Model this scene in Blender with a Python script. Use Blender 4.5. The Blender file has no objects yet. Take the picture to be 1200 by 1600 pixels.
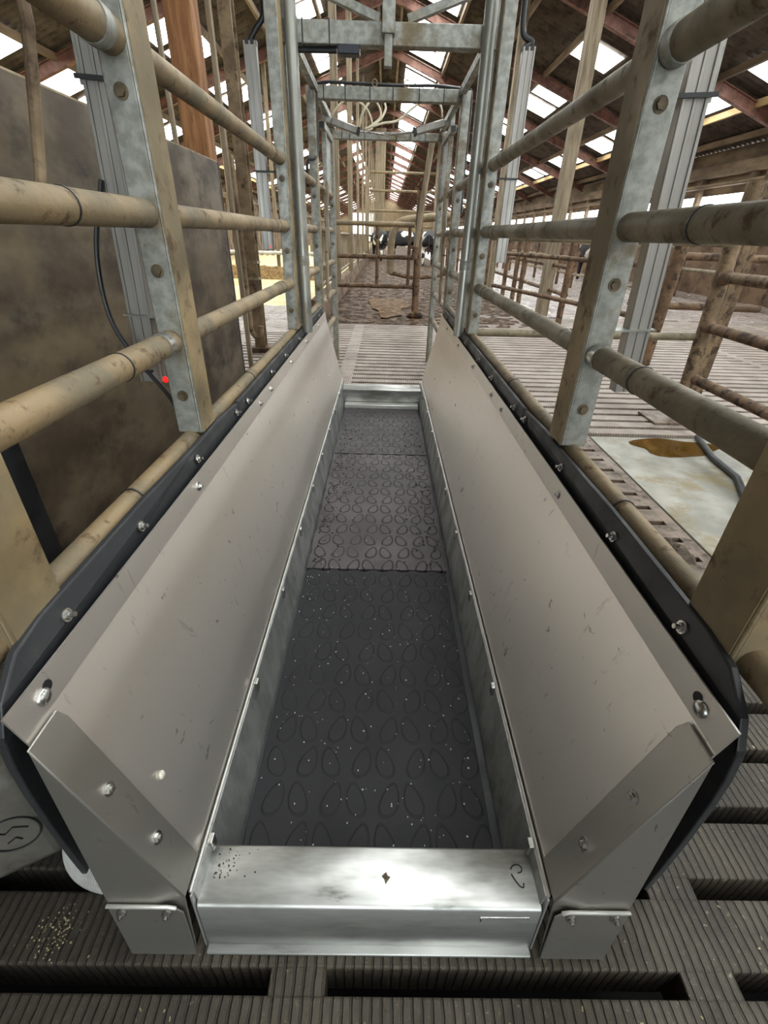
import bpy, bmesh, math, random
from mathutils import Vector, Matrix
random.seed(7)
PI = math.pi
scene = bpy.context.scene
COL = scene.collection

# ------------------------------------------------------------------ camera
CAM_H = 1.15
cd = bpy.data.cameras.new('camera')
cd.sensor_fit = 'VERTICAL'; cd.sensor_height = 36.0
cd.lens = 720.05 / 1600 * 36.0
cd.clip_start = 0.02; cd.clip_end = 200
cam = bpy.data.objects.new('camera', cd); COL.objects.link(cam)
vf = Vector((2.0, 432.0, -720.05)).normalized()
vu = Vector((35.0, 1200.0, 720.05)).normalized()
vx = vf.cross(vu).normalized(); vu = vx.cross(vf).normalized()
R3 = Matrix((vx, vf, vu))            # rows: camera vectors -> world
cam.matrix_world = Matrix.Translation((0, 0, CAM_H)) @ R3.to_4x4()
scene.camera = cam

# ------------------------------------------------------------------ world, exposure, light
w = bpy.data.worlds.new('overcast_sky'); scene.world = w; w.use_nodes = True
bg = w.node_tree.nodes['Background']
bg.inputs[0].default_value = (0.93, 0.97, 1.0, 1); bg.inputs[1].default_value = 6.0
scene.view_settings.view_transform = 'Standard'
scene.view_settings.look = 'None'
scene.view_settings.exposure = 0.2
scene.view_settings.gamma = 1.0
scene.view_settings.use_curve_mapping = False
SKYLIGHT = 11.0
scene.cycles.max_bounces = 8
scene.cycles.diffuse_bounces = 4
scene.cycles.glossy_bounces = 4
scene.cycles.sample_clamp_indirect = 6.0

# ------------------------------------------------------------------ materials
def lin(c):
    out = []
    for v in c:
        v /= 255.0
        out.append(v / 12.92 if v <= 0.04045 else ((v + 0.055) / 1.055) ** 2.4)
    return (*out, 1.0)

class NT:
    def __init__(s, name):
        s.m = bpy.data.materials.new(name); s.m.use_nodes = True
        s.t = s.m.node_tree; s.b = s.t.nodes['Principled BSDF']
        s.tc = s.t.nodes.new('ShaderNodeTexCoord')
    def n(s, typ, **kw):
        x = s.t.nodes.new(typ)
        for k, v in kw.items(): setattr(x, k, v)
        return x
    def l(s, a, b): s.t.links.new(a, b)
    def setin(s, sock, v):
        if isinstance(v, bpy.types.NodeSocket): s.l(v, sock)
        else: sock.default_value = v
    def math(s, op, a, b=None, c=None):
        x = s.n('ShaderNodeMath', operation=op)
        s.setin(x.inputs[0], a)
        if b is not None: s.setin(x.inputs[1], b)
        if c is not None: s.setin(x.inputs[2], c)
        return x.outputs[0]
    def coords(s, scale=(1, 1, 1), loc=(0, 0, 0), kind='Object'):
        mp = s.n('ShaderNodeMapping'); mp.inputs['Scale'].default_value = scale
        mp.inputs['Location'].default_value = loc
        s.l(s.tc.outputs[kind], mp.inputs[0]); return mp.outputs[0]
    def noise(s, vec, scale, detail=4, rough=0.6, dist=0.0):
        x = s.n('ShaderNodeTexNoise'); s.l(vec, x.inputs['Vector'])
        x.inputs['Scale'].default_value = scale; x.inputs['Detail'].default_value = detail
        x.inputs['Roughness'].default_value = rough; x.inputs['Distortion'].default_value = dist
        return x.outputs[0]
    def ramp(s, f, lo, hi, a=0.0, b=1.0):
        x = s.n('ShaderNodeMapRange', interpolation_type='SMOOTHSTEP')
        s.l(f, x.inputs[0]); x.inputs[1].default_value = lo; x.inputs[2].default_value = hi
        x.inputs[3].default_value = a; x.inputs[4].default_value = b
        return x.outputs[0]
    def mix(s, f, a, b):
        x = s.n('ShaderNodeMix', data_type='RGBA')
        s.setin(x.inputs[0], f); s.setin(x.inputs[6], a); s.setin(x.inputs[7], b)
        return x.outputs[2]
    def bump(s, h, strength, dist=0.01, prev=None):
        x = s.n('ShaderNodeBump'); x.inputs['Strength'].default_value = strength
        x.inputs['Distance'].default_value = dist; s.l(h, x.inputs['Height'])
        if prev is not None: s.l(prev, x.inputs['Normal'])
        return x.outputs[0]

def mat(name, c1, c2=None, scale=6.0, lo=0.35, hi=0.65, rough=(0.5, 0.7), metal=0.0,
        dirt=None, dscale=9.0, dlo=0.5, dhi=0.6, bump=0.15, bscale=60.0, stretch=(1, 1, 1), spec=0.5, bdist=0.004):
    k = NT(name); v = k.coords(stretch)
    f = k.ramp(k.noise(v, scale), lo, hi)
    col = k.mix(f, lin(c1), lin(c2 or c1))
    r = k.math('ADD', k.math('MULTIPLY', f, rough[1] - rough[0]), rough[0])
    met = None
    if dirt:
        d = k.ramp(k.noise(v, dscale, 6, 0.7), dlo, dhi)
        col = k.mix(d, col, lin(dirt))
        if metal: met = k.math('MULTIPLY', k.math('SUBTRACT', 1.0, d), metal)
        r = k.math('ADD', r, k.math('MULTIPLY', d, 0.2))
    k.l(col, k.b.inputs['Base Color']); k.l(r, k.b.inputs['Roughness'])
    if met is not None: k.l(met, k.b.inputs['Metallic'])
    else: k.b.inputs['Metallic'].default_value = metal
    k.b.inputs['Specular IOR Level'].default_value = spec
    if bump:
        k.l(k.bump(k.noise(v, bscale, 5, 0.7), bump, bdist), k.b.inputs['Normal'])
    return k.m

def m_stainless(name, base, rough):
    k = NT(name); v = k.coords()
    big = k.noise(v, 2.2, 3, 0.5)
    fine = k.noise(k.coords((6, 1, 6)), 55, 3, 0.6)
    sm = k.ramp(k.noise(k.coords((3.0, 9.0, 3.0)), 5.0, 5, 0.65, 0.6), 0.62, 0.72)
    spk = k.ramp(k.noise(k.coords((2.4, 1.0, 1.6)), 22.0, 4, 0.6, 0.8), 0.665, 0.73)
    c = k.mix(big, lin([x * 0.93 for x in base]), lin(base))
    c = k.mix(k.math('MULTIPLY', sm, 0.35), c, lin((118, 112, 104)))
    c = k.mix(k.math('MULTIPLY', spk, 0.6), c, lin((70, 66, 62)))
    r = k.math('ADD', k.math('MULTIPLY', fine, 0.12), rough - 0.06)
    r = k.math('ADD', r, k.math('MULTIPLY', sm, 0.1))
    k.l(c, k.b.inputs['Base Color']); k.l(r, k.b.inputs['Roughness'])
    k.b.inputs['Metallic'].default_value = 0.9
    k.l(k.bump(big, 0.25, 0.004), k.b.inputs['Normal'])
    return k.m

def m_mat(name, base, dark, wear, rough=0.5, lk=0.9, lw=0.13, v0=0.38):
    k = NT(name)
    sep = k.n('ShaderNodeSeparateXYZ'); k.l(k.tc.outputs['Object'], sep.inputs[0])
    PX, PY = 0.134, 0.088
    vy = k.math('DIVIDE', sep.outputs[1], PY)
    row = k.math('FLOOR', vy)
    ux = k.math('ADD', k.math('DIVIDE', sep.outputs[0], PX), k.math('MULTIPLY', k.math('MODULO', k.math('ADD', row, 40.0), 2.0), 0.5))
    fx = k.math('MULTIPLY', k.math('SUBTRACT', k.math('FRACT', k.math('ADD', ux, 40.0)), 0.5), PX)
    fy = k.math('MULTIPLY', k.math('SUBTRACT', k.math('FRACT', k.math('ADD', vy, 40.0)), 0.5), PY)
    ax = k.math('SUBTRACT', k.math('ABSOLUTE', fx), k.math('SUBTRACT', 0.027, k.math('MULTIPLY', fy, 0.22)))
    wx = k.math('SUBTRACT', 0.0205, k.math('MULTIPLY', fy, 0.16))
    d = k.math('SQRT', k.math('ADD', k.math('POWER', k.math('DIVIDE', ax, wx), 2.0), k.math('POWER', k.math('DIVIDE', fy, 0.036), 2.0)))
    line = k.math('SUBTRACT', 1.0, k.ramp(k.math('ABSOLUTE', k.math('SUBTRACT', d, 1.0)), 0.04, lw))
    inside = k.ramp(d, 0.9, 1.05, 1.0, 0.0)
    v = k.coords()
    wr = k.ramp(k.noise(v, 2.5, 3), 0.4, 0.65)
    vis = k.ramp(k.noise(v, 5.0, 3), v0, v0 + 0.2)
    c = k.mix(wr, lin(base), lin(wear))
    c = k.mix(k.math('MULTIPLY', k.math('MULTIPLY', line, vis), lk), c, lin(dark))
    dirt = k.ramp(k.noise(v, 38, 4, 0.7), 0.66, 0.7)
    c = k.mix(k.math('MULTIPLY', dirt, 0.8), c, lin((26, 23, 20)))
    vo = k.n('ShaderNodeTexVoronoi'); vo.inputs['Scale'].default_value = 42.0; k.l(v, vo.inputs['Vector'])
    rnd = k.n('ShaderNodeSeparateColor'); k.l(vo.outputs['Color'], rnd.inputs[0])
    sp = k.math('MULTIPLY', k.math('LESS_THAN', vo.outputs['Distance'], 0.10), k.math('GREATER_THAN', rnd.outputs[0], 0.72))
    c = k.mix(k.math('MULTIPLY', sp, 0.75), c, lin((190, 188, 180)))
    k.l(c, k.b.inputs['Base Color'])
    k.l(k.math('ADD', k.math('MULTIPLY', k.noise(v, 14, 3), 0.25), rough - 0.12), k.b.inputs['Roughness'])
    h = k.math('ADD', k.math('MULTIPLY', inside, 0.6), k.math('MULTIPLY', k.noise(v, 90, 4), 0.35))
    h = k.math('SUBTRACT', h, k.math('MULTIPLY', line, 0.6))
    k.b.inputs['Specular IOR Level'].default_value = 0.32
    k.l(k.bump(h, 0.55, 0.003), k.b.inputs['Normal'])
    return k.m

def m_slat(name, base, base2, wet, rough):
    k = NT(name); v = k.coords()
    sep = k.n('ShaderNodeSeparateXYZ'); k.l(v, sep.inputs[0])
    wob = k.math('MULTIPLY', k.noise(v, 7, 3), 0.014)
    g = k.math('SINE', k.math('MULTIPLY', k.math('ADD', sep.outputs[0], wob), 2 * PI / 0.0175))
    gr = k.ramp(g, -1.0, -0.35)
    f = k.ramp(k.noise(v, 3.5, 6, 0.7), 0.38, 0.66)
    c = k.mix(f, lin(base), lin(base2))
    sp = k.ramp(k.noise(v, 70, 4, 0.7), 0.62, 0.72)
    c = k.mix(k.math('MULTIPLY', sp, 0.6), c, lin((165, 155, 125)))
    c = k.mix(k.math('MULTIPLY', k.math('SUBTRACT', 1.0, gr), 0.55), c, lin((24, 21, 17)))
    # dirt from hooves: dark drying muck in patches
    mk = k.ramp(k.noise(v, 1.3, 5, 0.65), 0.5, 0.62)
    c = k.mix(k.math('MULTIPLY', mk, 0.5), c, lin(wet))
    k.l(c, k.b.inputs['Base Color'])
    k.l(k.math('ADD', k.math('MULTIPLY', k.noise(v, 6, 4), 0.35), rough), k.b.inputs['Roughness'])
    h = k.math('ADD', k.math('MULTIPLY', gr, 0.8), k.math('MULTIPLY', k.noise(v, 55, 5, 0.7), 0.8))
    k.l(k.bump(h, 1.0, 0.006), k.b.inputs['Normal'])
    return k.m

def m_emit(name, c, s):
    k = NT(name)
    k.b.inputs['Base Color'].default_value = lin(c)
    k.b.inputs['Emission Color'].default_value = lin(c); k.b.inputs['Emission Strength'].default_value = s
    return k.m

def m_cow(name, seed):
    k = NT(name); v = k.coords(loc=(seed, seed * 0.7, 0))
    f = k.ramp(k.noise(v, 1.7, 2, 0.4, 0.3), 0.56, 0.58)
    k.l(k.mix(f, lin((26, 24, 25)), lin((225, 220, 210))), k.b.inputs['Base Color'])
    k.b.inputs['Roughness'].default_value = 0.7
    return k.m

MT = dict(
    galv=mat('galvanised_steel', (158, 158, 150), (130, 131, 124), 34, rough=(0.34, 0.55), metal=0.3, dirt=(114, 100, 74), dscale=4.5, dlo=0.48, dhi=0.68, bump=0.1, bscale=40),
    galvd=mat('dirty_galvanised_steel', (152, 130, 94), (122, 108, 82), 5, rough=(0.5, 0.7), metal=0.05, dirt=(92, 72, 46), dscale=14, dlo=0.52, dhi=0.68, bump=0.3, bscale=70),
    pipe=mat('mud_splashed_pipe', (142, 120, 86), (114, 103, 82), 5.5, rough=(0.5, 0.72), dirt=(88, 66, 40), dscale=30, dlo=0.54, dhi=0.7, bump=0.4, bscale=55),
    pipeg=mat('weathered_grey_pipe', (132, 118, 92), (108, 99, 80), 6, rough=(0.45, 0.7), metal=0.05, dirt=(84, 68, 46), dscale=26, dlo=0.52, dhi=0.68, bump=0.35, bscale=60),
    dung=mat('dung_caked_pipe', (118, 90, 62), (86, 66, 48), 6, rough=(0.6, 0.85), dirt=(54, 42, 32), dscale=14, dlo=0.5, dhi=0.62, bump=0.6, bscale=28, bdist=0.012),
    alu=mat('aluminium', (164, 160, 154), (138, 134, 129), 8, rough=(0.3, 0.42), metal=0.55, dirt=(104, 92, 76), dscale=16, dlo=0.58, dhi=0.72, bump=0.06, stretch=(1, 1, 0.15)),
    steel=m_stainless('satin_stainless', (234, 227, 219), 0.40),
    plate=m_stainless('satin_stainless_plate', (176, 172, 164), 0.42),
    base=mat('bright_galvanised_sheet', (186, 187, 184), (146, 147, 144), 7, rough=(0.34, 0.5), metal=0.72, dirt=(104, 98, 88), dscale=14, dlo=0.58, dhi=0.74, bump=0.03, bscale=18, stretch=(0.4, 2, 1)),
    lip=mat('worn_bright_sheet', (196, 196, 192), (118, 116, 110), 4.5, lo=0.3, hi=0.7, rough=(0.3, 0.5), metal=0.88, dirt=(86, 82, 74), dscale=9, dlo=0.6, dhi=0.76, bump=0.03, bscale=18, stretch=(0.7, 2.5, 2.5)),
    bright=mat('bright_edge_metal', (216, 214, 208), (196, 194, 188), 6, rough=(0.32, 0.4), metal=0.7, bump=0),
    tubem=mat('smooth_galvanised_tube', (172, 172, 164), (140, 140, 132), 5, rough=(0.28, 0.42), metal=0.6, dirt=(120, 106, 80), dscale=4, dlo=0.54, dhi=0.7, bump=0.04, stretch=(1, 1, 0.3)),
    bolt=mat('zinc_bolt', (215, 214, 210), (170, 168, 164), 30, rough=(0.2, 0.35), metal=1.0, bump=0.05),
    rust=mat('dirty_bolt', (112, 98, 76), (84, 74, 58), 30, rough=(0.45, 0.65), metal=0.4, bump=0.3),
    rubber=mat('black_rubber_strip', (50, 51, 53), (40, 41, 43), 8, rough=(0.42, 0.6), bump=0.12, bscale=90, dirt=(70, 68, 62), dscale=18, dlo=0.62, dhi=0.75),
    black=mat('black_plastic', (22, 22, 24), (34, 34, 35), 10, rough=(0.35, 0.5), bump=0.05),
    matn=m_mat('hoof_print_rubber_near', (32, 31, 33), (16, 15, 16), (38, 37, 39), 0.66, 0.5),
    matm=m_mat('hoof_print_rubber_middle', (62, 55, 57), (14, 12, 12), (86, 77, 79), 0.50, 1.0, 0.2, 0.28),  # middle and far rubber coloured greyer to stand in for grazing sheen
    matf=m_mat('hoof_print_rubber_far', (56, 50, 52), (16, 14, 14), (72, 65, 67), 0.52, 1.0, 0.2, 0.36),
    board=mat('dark_film_faced_board', (104, 90, 70), (66, 54, 40), 2.2, rough=(0.36, 0.55), dirt=(46, 37, 27), dscale=3.0, dlo=0.5, dhi=0.75, bump=0.15, bscale=80, stretch=(1, 1, 1.6)),
    boarde=mat('board_edge', (168, 150, 120), (130, 112, 86), 12, bump=0.2),
    timber=mat('old_orange_timber', (160, 112, 68), (124, 82, 48), 6, rough=(0.6, 0.8), dirt=(62, 42, 27), dscale=13, dlo=0.58, dhi=0.7, bump=0.3, bscale=30, stretch=(3, 3, 0.35)),
    wood=mat('pale_grey_timber', (146, 131, 107), (115, 101, 81), 7, rough=(0.6, 0.8), dirt=(82, 67, 49), dscale=10, dlo=0.58, dhi=0.72, bump=0.25, bscale=30, stretch=(3, 3, 0.3)),
    plank=mat('weathered_plank', (150, 136, 114), (112, 96, 75), 6, rough=(0.6, 0.85), dirt=(80, 58, 38), dscale=6, dlo=0.5, dhi=0.66, bump=0.25, bscale=30, stretch=(3, 3, 0.3)),
    column=mat('dirty_steel_column', (138, 118, 90), (96, 78, 58), 5, rough=(0.55, 0.75), dirt=(66, 50, 36), dscale=8, dlo=0.5, dhi=0.66, bump=0.3),
    rafter=mat('red_oxide_steel', (132, 88, 71), (104, 70, 57), 4, rough=(0.5, 0.7), dirt=(74, 58, 48), dscale=5, dlo=0.5, dhi=0.66, bump=0.15),
    purlin=mat('brown_purlin', (128, 106, 78), (92, 76, 58), 3, rough=(0.6, 0.8), bump=0.2, stretch=(1, 0.3, 1)),
    purliny=mat('yellow_purlin', (190, 160, 108), (150, 124, 82), 4, rough=(0.6, 0.8), bump=0.2, stretch=(1, 0.3, 1)),  # paler yellow of one purlin line per slope
    roof=mat('fibre_cement_roof', (80, 68, 56), (62, 52, 43), 2.5, rough=(0.7, 0.9), dirt=(46, 38, 31), dscale=5, dlo=0.5, dhi=0.72, bump=0.15),
    concrete=mat('brown_stained_concrete', (116, 90, 66), (86, 66, 48), 2, rough=(0.6, 0.85), dirt=(58, 44, 33), dscale=3, dlo=0.5, dhi=0.66, bump=0.3, bscale=20),
    gable=mat('tan_plank_gable', (140, 120, 90), (104, 86, 64), 3, rough=(0.6, 0.8), dirt=(66, 52, 38), dscale=4, dlo=0.55, dhi=0.7, bump=0.2, stretch=(6, 1, 0.4)),
    slat=m_slat('grooved_slat_concrete_shaded', (78, 70, 57), (52, 46, 37), (34, 29, 23), 0.5),  # dark base colour carries the shade over the near floor
    slatf=m_slat('wet_slat_concrete_glare', (176, 160, 147), (142, 126, 113), (104, 90, 77), 0.2),  # pale base colour carries part of the glare on the wet slats
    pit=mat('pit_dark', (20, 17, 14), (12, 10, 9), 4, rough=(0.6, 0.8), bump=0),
    muck=mat('wet_dung_floor', (108, 80, 54), (70, 51, 34), 5, lo=0.4, hi=0.6, rough=(0.45, 0.8), dirt=(44, 32, 23), dscale=9, dlo=0.44, dhi=0.58, bump=0.9, bscale=16, bdist=0.02, spec=0.22),
    wetfl=mat('wet_concrete_floor', (168, 156, 148), (128, 114, 106), 3.5, rough=(0.12, 0.48), dirt=(86, 70, 60), dscale=7, dlo=0.5, dhi=0.64, bump=0.6, bscale=18, bdist=0.015),
    feed=mat('feed_passage_concrete', (222, 208, 158), (196, 178, 126), 2.0, rough=(0.5, 0.7), dirt=(160, 132, 86), dscale=5, dlo=0.55, dhi=0.68, bump=0.2),
    slab=mat('smooth_wet_slab', (150, 146, 133), (122, 119, 108), 3.0, rough=(0.28, 0.5), dirt=(128, 115, 88), dscale=2.4, dlo=0.5, dhi=0.64, bump=0.12, bscale=30),
    edge=mat('slab_edge_concrete', (122, 104, 88), (92, 79, 67), 9, rough=(0.35, 0.65), dirt=(60, 49, 39), dscale=14, dlo=0.52, dhi=0.66, bump=0.35, bscale=50),
    silage=mat('feed_heap', (150, 118, 66), (104, 78, 44), 14, rough=(0.8, 0.95), bump=0.8, bscale=30, bdist=0.03),
    white=mat('grubby_white_plastic_shaded', (104, 100, 92), (84, 81, 74), 6, rough=(0.45, 0.6), dirt=(66, 62, 54), dscale=9, dlo=0.52, dhi=0.7, bump=0.05),  # white plastic's base colour lowered to stand in for the canister's shade
    whitep=mat('white_painted_pipe', (226, 224, 216), (204, 200, 190), 5, rough=(0.4, 0.5), bump=0.05),
    hosew=mat('white_ribbed_plastic', (176, 176, 172), (150, 150, 146), 6, rough=(0.4, 0.5), bump=0),
    pipeb=mat('brown_muddy_pipe', (126, 102, 72), (96, 78, 56), 6, rough=(0.55, 0.75), dirt=(62, 47, 33), dscale=14, dlo=0.48, dhi=0.6, bump=0.5, bscale=40),
    hose=mat('cream_air_hose', (226, 218, 192), (208, 198, 170), 8, rough=(0.35, 0.5), bump=0),
    blue=mat('dark_blue_plastic', (30, 38, 48), (24, 30, 40), 10, rough=(0.4, 0.5), bump=0.05),
    ink=mat('black_marker_ink', (20, 20, 22), None, 5, rough=(0.6, 0.7), bump=0),
    straw=mat('straw_bits', (168, 156, 122), (132, 120, 92), 30, rough=(0.7, 0.8), bump=0),
    white_dirt=mat('pale_droppings', (222, 218, 206), (196, 190, 176), 30, rough=(0.6, 0.8), bump=0.2),
    rubble=mat('broken_concrete', (96, 82, 66), (64, 54, 44), 18, rough=(0.7, 0.9), bump=0.9, bscale=30, bdist=0.02),
    horn=mat('cow_hoof_horn', (60, 52, 46), (40, 36, 32), 10, bump=0),
    pinkish=mat('cow_muzzle', (150, 118, 110), (110, 88, 84), 10, bump=0),
)
def m_puddle():
    k = NT('amber_puddle')
    k.b.inputs['Base Color'].default_value = lin((104, 76, 34)); k.b.inputs['Roughness'].default_value = 0.03
    k.b.inputs['Transmission Weight'].default_value = 0.35; k.b.inputs['IOR'].default_value = 1.33
    v = k.coords(); k.l(k.bump(k.noise(v, 14, 2), 0.05, 0.004), k.b.inputs['Normal'])
    return k.m
MT['puddle'] = m_puddle()
MT['puddle2'] = mat('yellow_brown_slurry', (104, 70, 20), (80, 55, 18), 9, spec=0.25, rough=(0.5, 0.8), dirt=(64, 48, 30), dscale=16, dlo=0.52, dhi=0.62, bump=0.5, bscale=20, bdist=0.01)
MT['sky'] = m_emit('translucent_skylight', (244, 250, 250), SKYLIGHT)
MT['door'] = m_emit('doorway_and_fill_glow', (236, 246, 250), 5.0)  # shared by the far doorway and the added fill behind the camera
MT['led'] = m_emit('red_led', (255, 20, 14), 2.0)

# ------------------------------------------------------------------ mesh builder
class MB:
    def __init__(s): s.v = []; s.f = []
    def add(s, vs, fs):
        o = len(s.v); s.v += [Vector(p) for p in vs]; s.f += [[i + o for i in f] for f in fs]; return s
    def box(s, c, d, rz=0.0):
        x, y, z = d[0] / 2, d[1] / 2, d[2] / 2
        m = Matrix.Rotation(rz, 3, 'Z'); c = Vector(c)
        vs = [c + m @ Vector((a * x, b * y, e * z)) for a in (-1, 1) for b in (-1, 1) for e in (-1, 1)]
        return s.add(vs, [(0, 1, 3, 2), (4, 6, 7, 5), (0, 4, 5, 1), (2, 3, 7, 6), (0, 2, 6, 4), (1, 5, 7, 3)])
    def bb(s, a, b):
        return s.box([(p + q) / 2 for p, q in zip(a, b)], [abs(q - p) for p, q in zip(a, b)])
    def frame(s, p0, p1, up=(0, 0, 1)):
        d = (Vector(p1) - Vector(p0)).normalized(); u = Vector(up)
        if abs(d.dot(u)) > 0.98: u = Vector((0, 1, 0))
        a = d.cross(u).normalized(); return d, a, a.cross(d).normalized()
    def bar(s, p0, p1, w, h, up=(0, 0, 1)):
        d, a, b = s.frame(p0, p1, up); p0 = Vector(p0); p1 = Vector(p1)
        vs = [p + a * (i * w / 2) + b * (j * h / 2) for p in (p0, p1) for i, j in ((-1, -1), (1, -1), (1, 1), (-1, 1))]
        return s.add(vs, [(3, 2, 1, 0), (4, 5, 6, 7), (0, 1, 5, 4), (1, 2, 6, 5), (2, 3, 7, 6), (3, 0, 4, 7)])
    def tube(s, pts, r, n=14, caps=True):
        pts = [Vector(p) for p in pts]; R = r if isinstance(r, (list, tuple)) else [r] * len(pts)
        d, a, b = s.frame(pts[0], pts[1]); vs = []; fs = []
        for i, p in enumerate(pts):
            t = (pts[min(i + 1, len(pts) - 1)] - pts[max(i - 1, 0)]).normalized()
            a = (a - t * a.dot(t)).normalized(); b = t.cross(a)
            for k in range(n):
                q = 2 * PI * k / n; vs.append(p + (a * math.cos(q) + b * math.sin(q)) * R[i])
        for i in range(len(pts) - 1):
            for k in range(n):
                k2 = (k + 1) % n; fs.append((i * n + k, i * n + k2, (i + 1) * n + k2, (i + 1) * n + k))
        if caps:
            fs.append(tuple(range(n - 1, -1, -1))); o = (len(pts) - 1) * n; fs.append(tuple(range(o, o + n)))
        return s.add(vs, fs)
    def ring(s, c, axis, r0, r1, h, n=20):           # flat annular band round an axis
        c = Vector(c); d = Vector(axis).normalized(); d, a, b = s.frame(c, c + d); vs = []; fs = []
        for k in range(n):
            q = 2 * PI * k / n; e = a * math.cos(q) + b * math.sin(q)
            vs += [c + e * r0 - d * h / 2, c + e * r1 - d * h / 2, c + e * r1 + d * h / 2, c + e * r0 + d * h / 2]
        for k in range(n):
            o = 4 * k; p = 4 * ((k + 1) % n)
            for i in range(4): fs.append((o + i, p + i, p + (i + 1) % 4, o + (i + 1) % 4))
        return s.add(vs, fs)
    def prism(s, poly, off):                          # polygon of 3D points extruded by a vector
        n = len(poly); off = Vector(off); P = [Vector(p) for p in poly]
        fs = [tuple(range(n - 1, -1, -1)), tuple(range(n, 2 * n))]
        fs += [(i, (i + 1) % n, n + (i + 1) % n, n + i) for i in range(n)]
        return s.add(P + [p + off for p in P], fs)
    def sheet(s, prof, y0s, y1s, t, ny=1):            # profile [(x,z)] swept along Y, solid of thickness t
        vs = []; fs = []; m = len(prof)
        nrm = []
        for i in range(m):
            p = prof[max(i - 1, 0)]; q = prof[min(i + 1, m - 1)]
            dx, dz = q[0] - p[0], q[1] - p[1]; L = math.hypot(dx, dz); nrm.append((dz / L, -dx / L))
        for j in range(ny + 1):
            for side in (0, 1):
                for i, (x, z) in enumerate(prof):
                    y = y0s[i] + (y1s[i] - y0s[i]) * j / ny
                    vs.append((x + nrm[i][0] * t * side, y, z + nrm[i][1] * t * side))
        st = 2 * m
        for j in range(ny):
            for side in (0, 1):
                for i in range(m - 1):
                    a = j * st + side * m + i; fs.append((a, a + 1, a + st + 1, a + st))
            for i in (0, m - 1):
                a = j * st + i; fs.append((a, a + m, a + m + st, a + st))
        for j in (0, ny):
            for i in range(m - 1):
                a = j * st + i; fs.append((a, a + 1, a + m + 1, a + m))
        return s.add(vs, fs)
    def sphere(s, c, r, nu=10, nv=6, sc=(1, 1, 1)):
        c = Vector(c); vs = []; fs = []
        for i in range(nv + 1):
            th = PI * i / nv
            for k in range(nu):
                q = 2 * PI * k / nu
                vs.append(c + Vector((math.sin(th) * math.cos(q) * sc[0], math.sin(th) * math.sin(q) * sc[1], math.cos(th) * sc[2])) * r)
        for i in range(nv):
            for k in range(nu): fs.append((i * nu + k, (i + 1) * nu + k, (i + 1) * nu + (k + 1) % nu, i * nu + (k + 1) % nu))
        return s.add(vs, fs)
    def build(s, name, m, parent=None, bevel=0.0, smooth=True, angle=35):
        org = root_loc(parent) if parent else Vector((0, 0, 0))
        me = bpy.data.meshes.new(name)
        me.from_pydata([tuple(p - org) for p in s.v], [], s.f)
        bm = bmesh.new(); bm.from_mesh(me); bmesh.ops.remove_doubles(bm, verts=bm.verts, dist=1e-6)
        bmesh.ops.recalc_face_normals(bm, faces=bm.faces); bm.to_mesh(me); bm.free()
        if smooth:
            for p in me.polygons: p.use_smooth = True
            me.set_sharp_from_angle(angle=math.radians(angle))
        me.materials.append(MT[m] if isinstance(m, str) else m)
        o = bpy.data.objects.new(name, me); COL.objects.link(o)
        if parent: o.parent = parent
        if bevel:
            b = o.modifiers.new('bevel', 'BEVEL'); b.width = bevel; b.segments = 2; b.limit_method = 'ANGLE'; b.angle_limit = math.radians(40)
            b.harden_normals = False
        return o

def root_loc(o):
    p = Vector((0, 0, 0))
    while o: p = p + o.location; o = o.parent
    return p
def tag(o, label=None, cat=None, group=None, kind=None):
    if label: o['label'] = label
    if cat: o['category'] = cat
    if group: o['group'] = group
    if kind: o['kind'] = kind
    return o
def thing(name, loc, label, cat, group=None):
    o = bpy.data.objects.new(name, None); COL.objects.link(o); o.location = loc; o.empty_display_size = 0.1
    return tag(o, label, cat, group)
def struct(name, mb, m, **kw):
    return tag(mb.build(name, m, **kw), kind='structure')
def smooth_path(pts, n=6):                            # Catmull-Rom through points
    P = [Vector(p) for p in pts]; P = [P[0] * 2 - P[1]] + P + [P[-1] * 2 - P[-2]]; out = []
    for i in range(1, len(P) - 2):
        for k in range(n):
            t = k / n; a, b, c, d = P[i - 1], P[i], P[i + 1], P[i + 2]
            out.append(0.5 * ((2 * b) + (c - a) * t + (2 * a - 5 * b + 4 * c - d) * t * t + (3 * b - a - 3 * c + d) * t ** 3))
    out.append(P[-2]); return out
def bolt_mb(p, nrm, r=0.008, h=0.006, washer=True, shaft=0.0):
    p = Vector(p); d = Vector(nrm).normalized(); mb = MB()
    if washer: mb.tube([p - d * 0.001, p + d * 0.002], r * 1.45, 14)
    mb.tube([p, p + d * h], r, 6)
    if shaft: mb.tube([p + d * h * 0.8, p + d * (h + shaft)], r * 0.55, 10)
    return mb

# ================================================================== setting: floor
PITCH, GAP = 0.1455, 0.036
Y_S0 = 0.2935                                          # front edge of a slat beam
def slat_field(name, m, x0, x1, ya, yb, unit=0.7, bridge=0.1, off=0.0, GAP=GAP):
    mb = MB(); y = Y_S0 + math.floor((ya - Y_S0) / PITCH) * PITCH
    while y < yb:
        mb.bb((x0, y, -0.12), (x1, y + PITCH - GAP, 0.0))
        k = math.floor(x0 / unit) - 1
        while k * unit < x1 + unit:
            a = max(x0, k * unit + off - bridge / 2); b = min(x1, k * unit + off + bridge / 2)
            if b > a + 0.01: mb.bb((a, y + PITCH - GAP - 0.004, -0.11), (b, y + PITCH + 0.004, -0.0015))
            k += 1
        y += PITCH
    return struct(name, mb, m, bevel=0.004, smooth=False)
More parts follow.
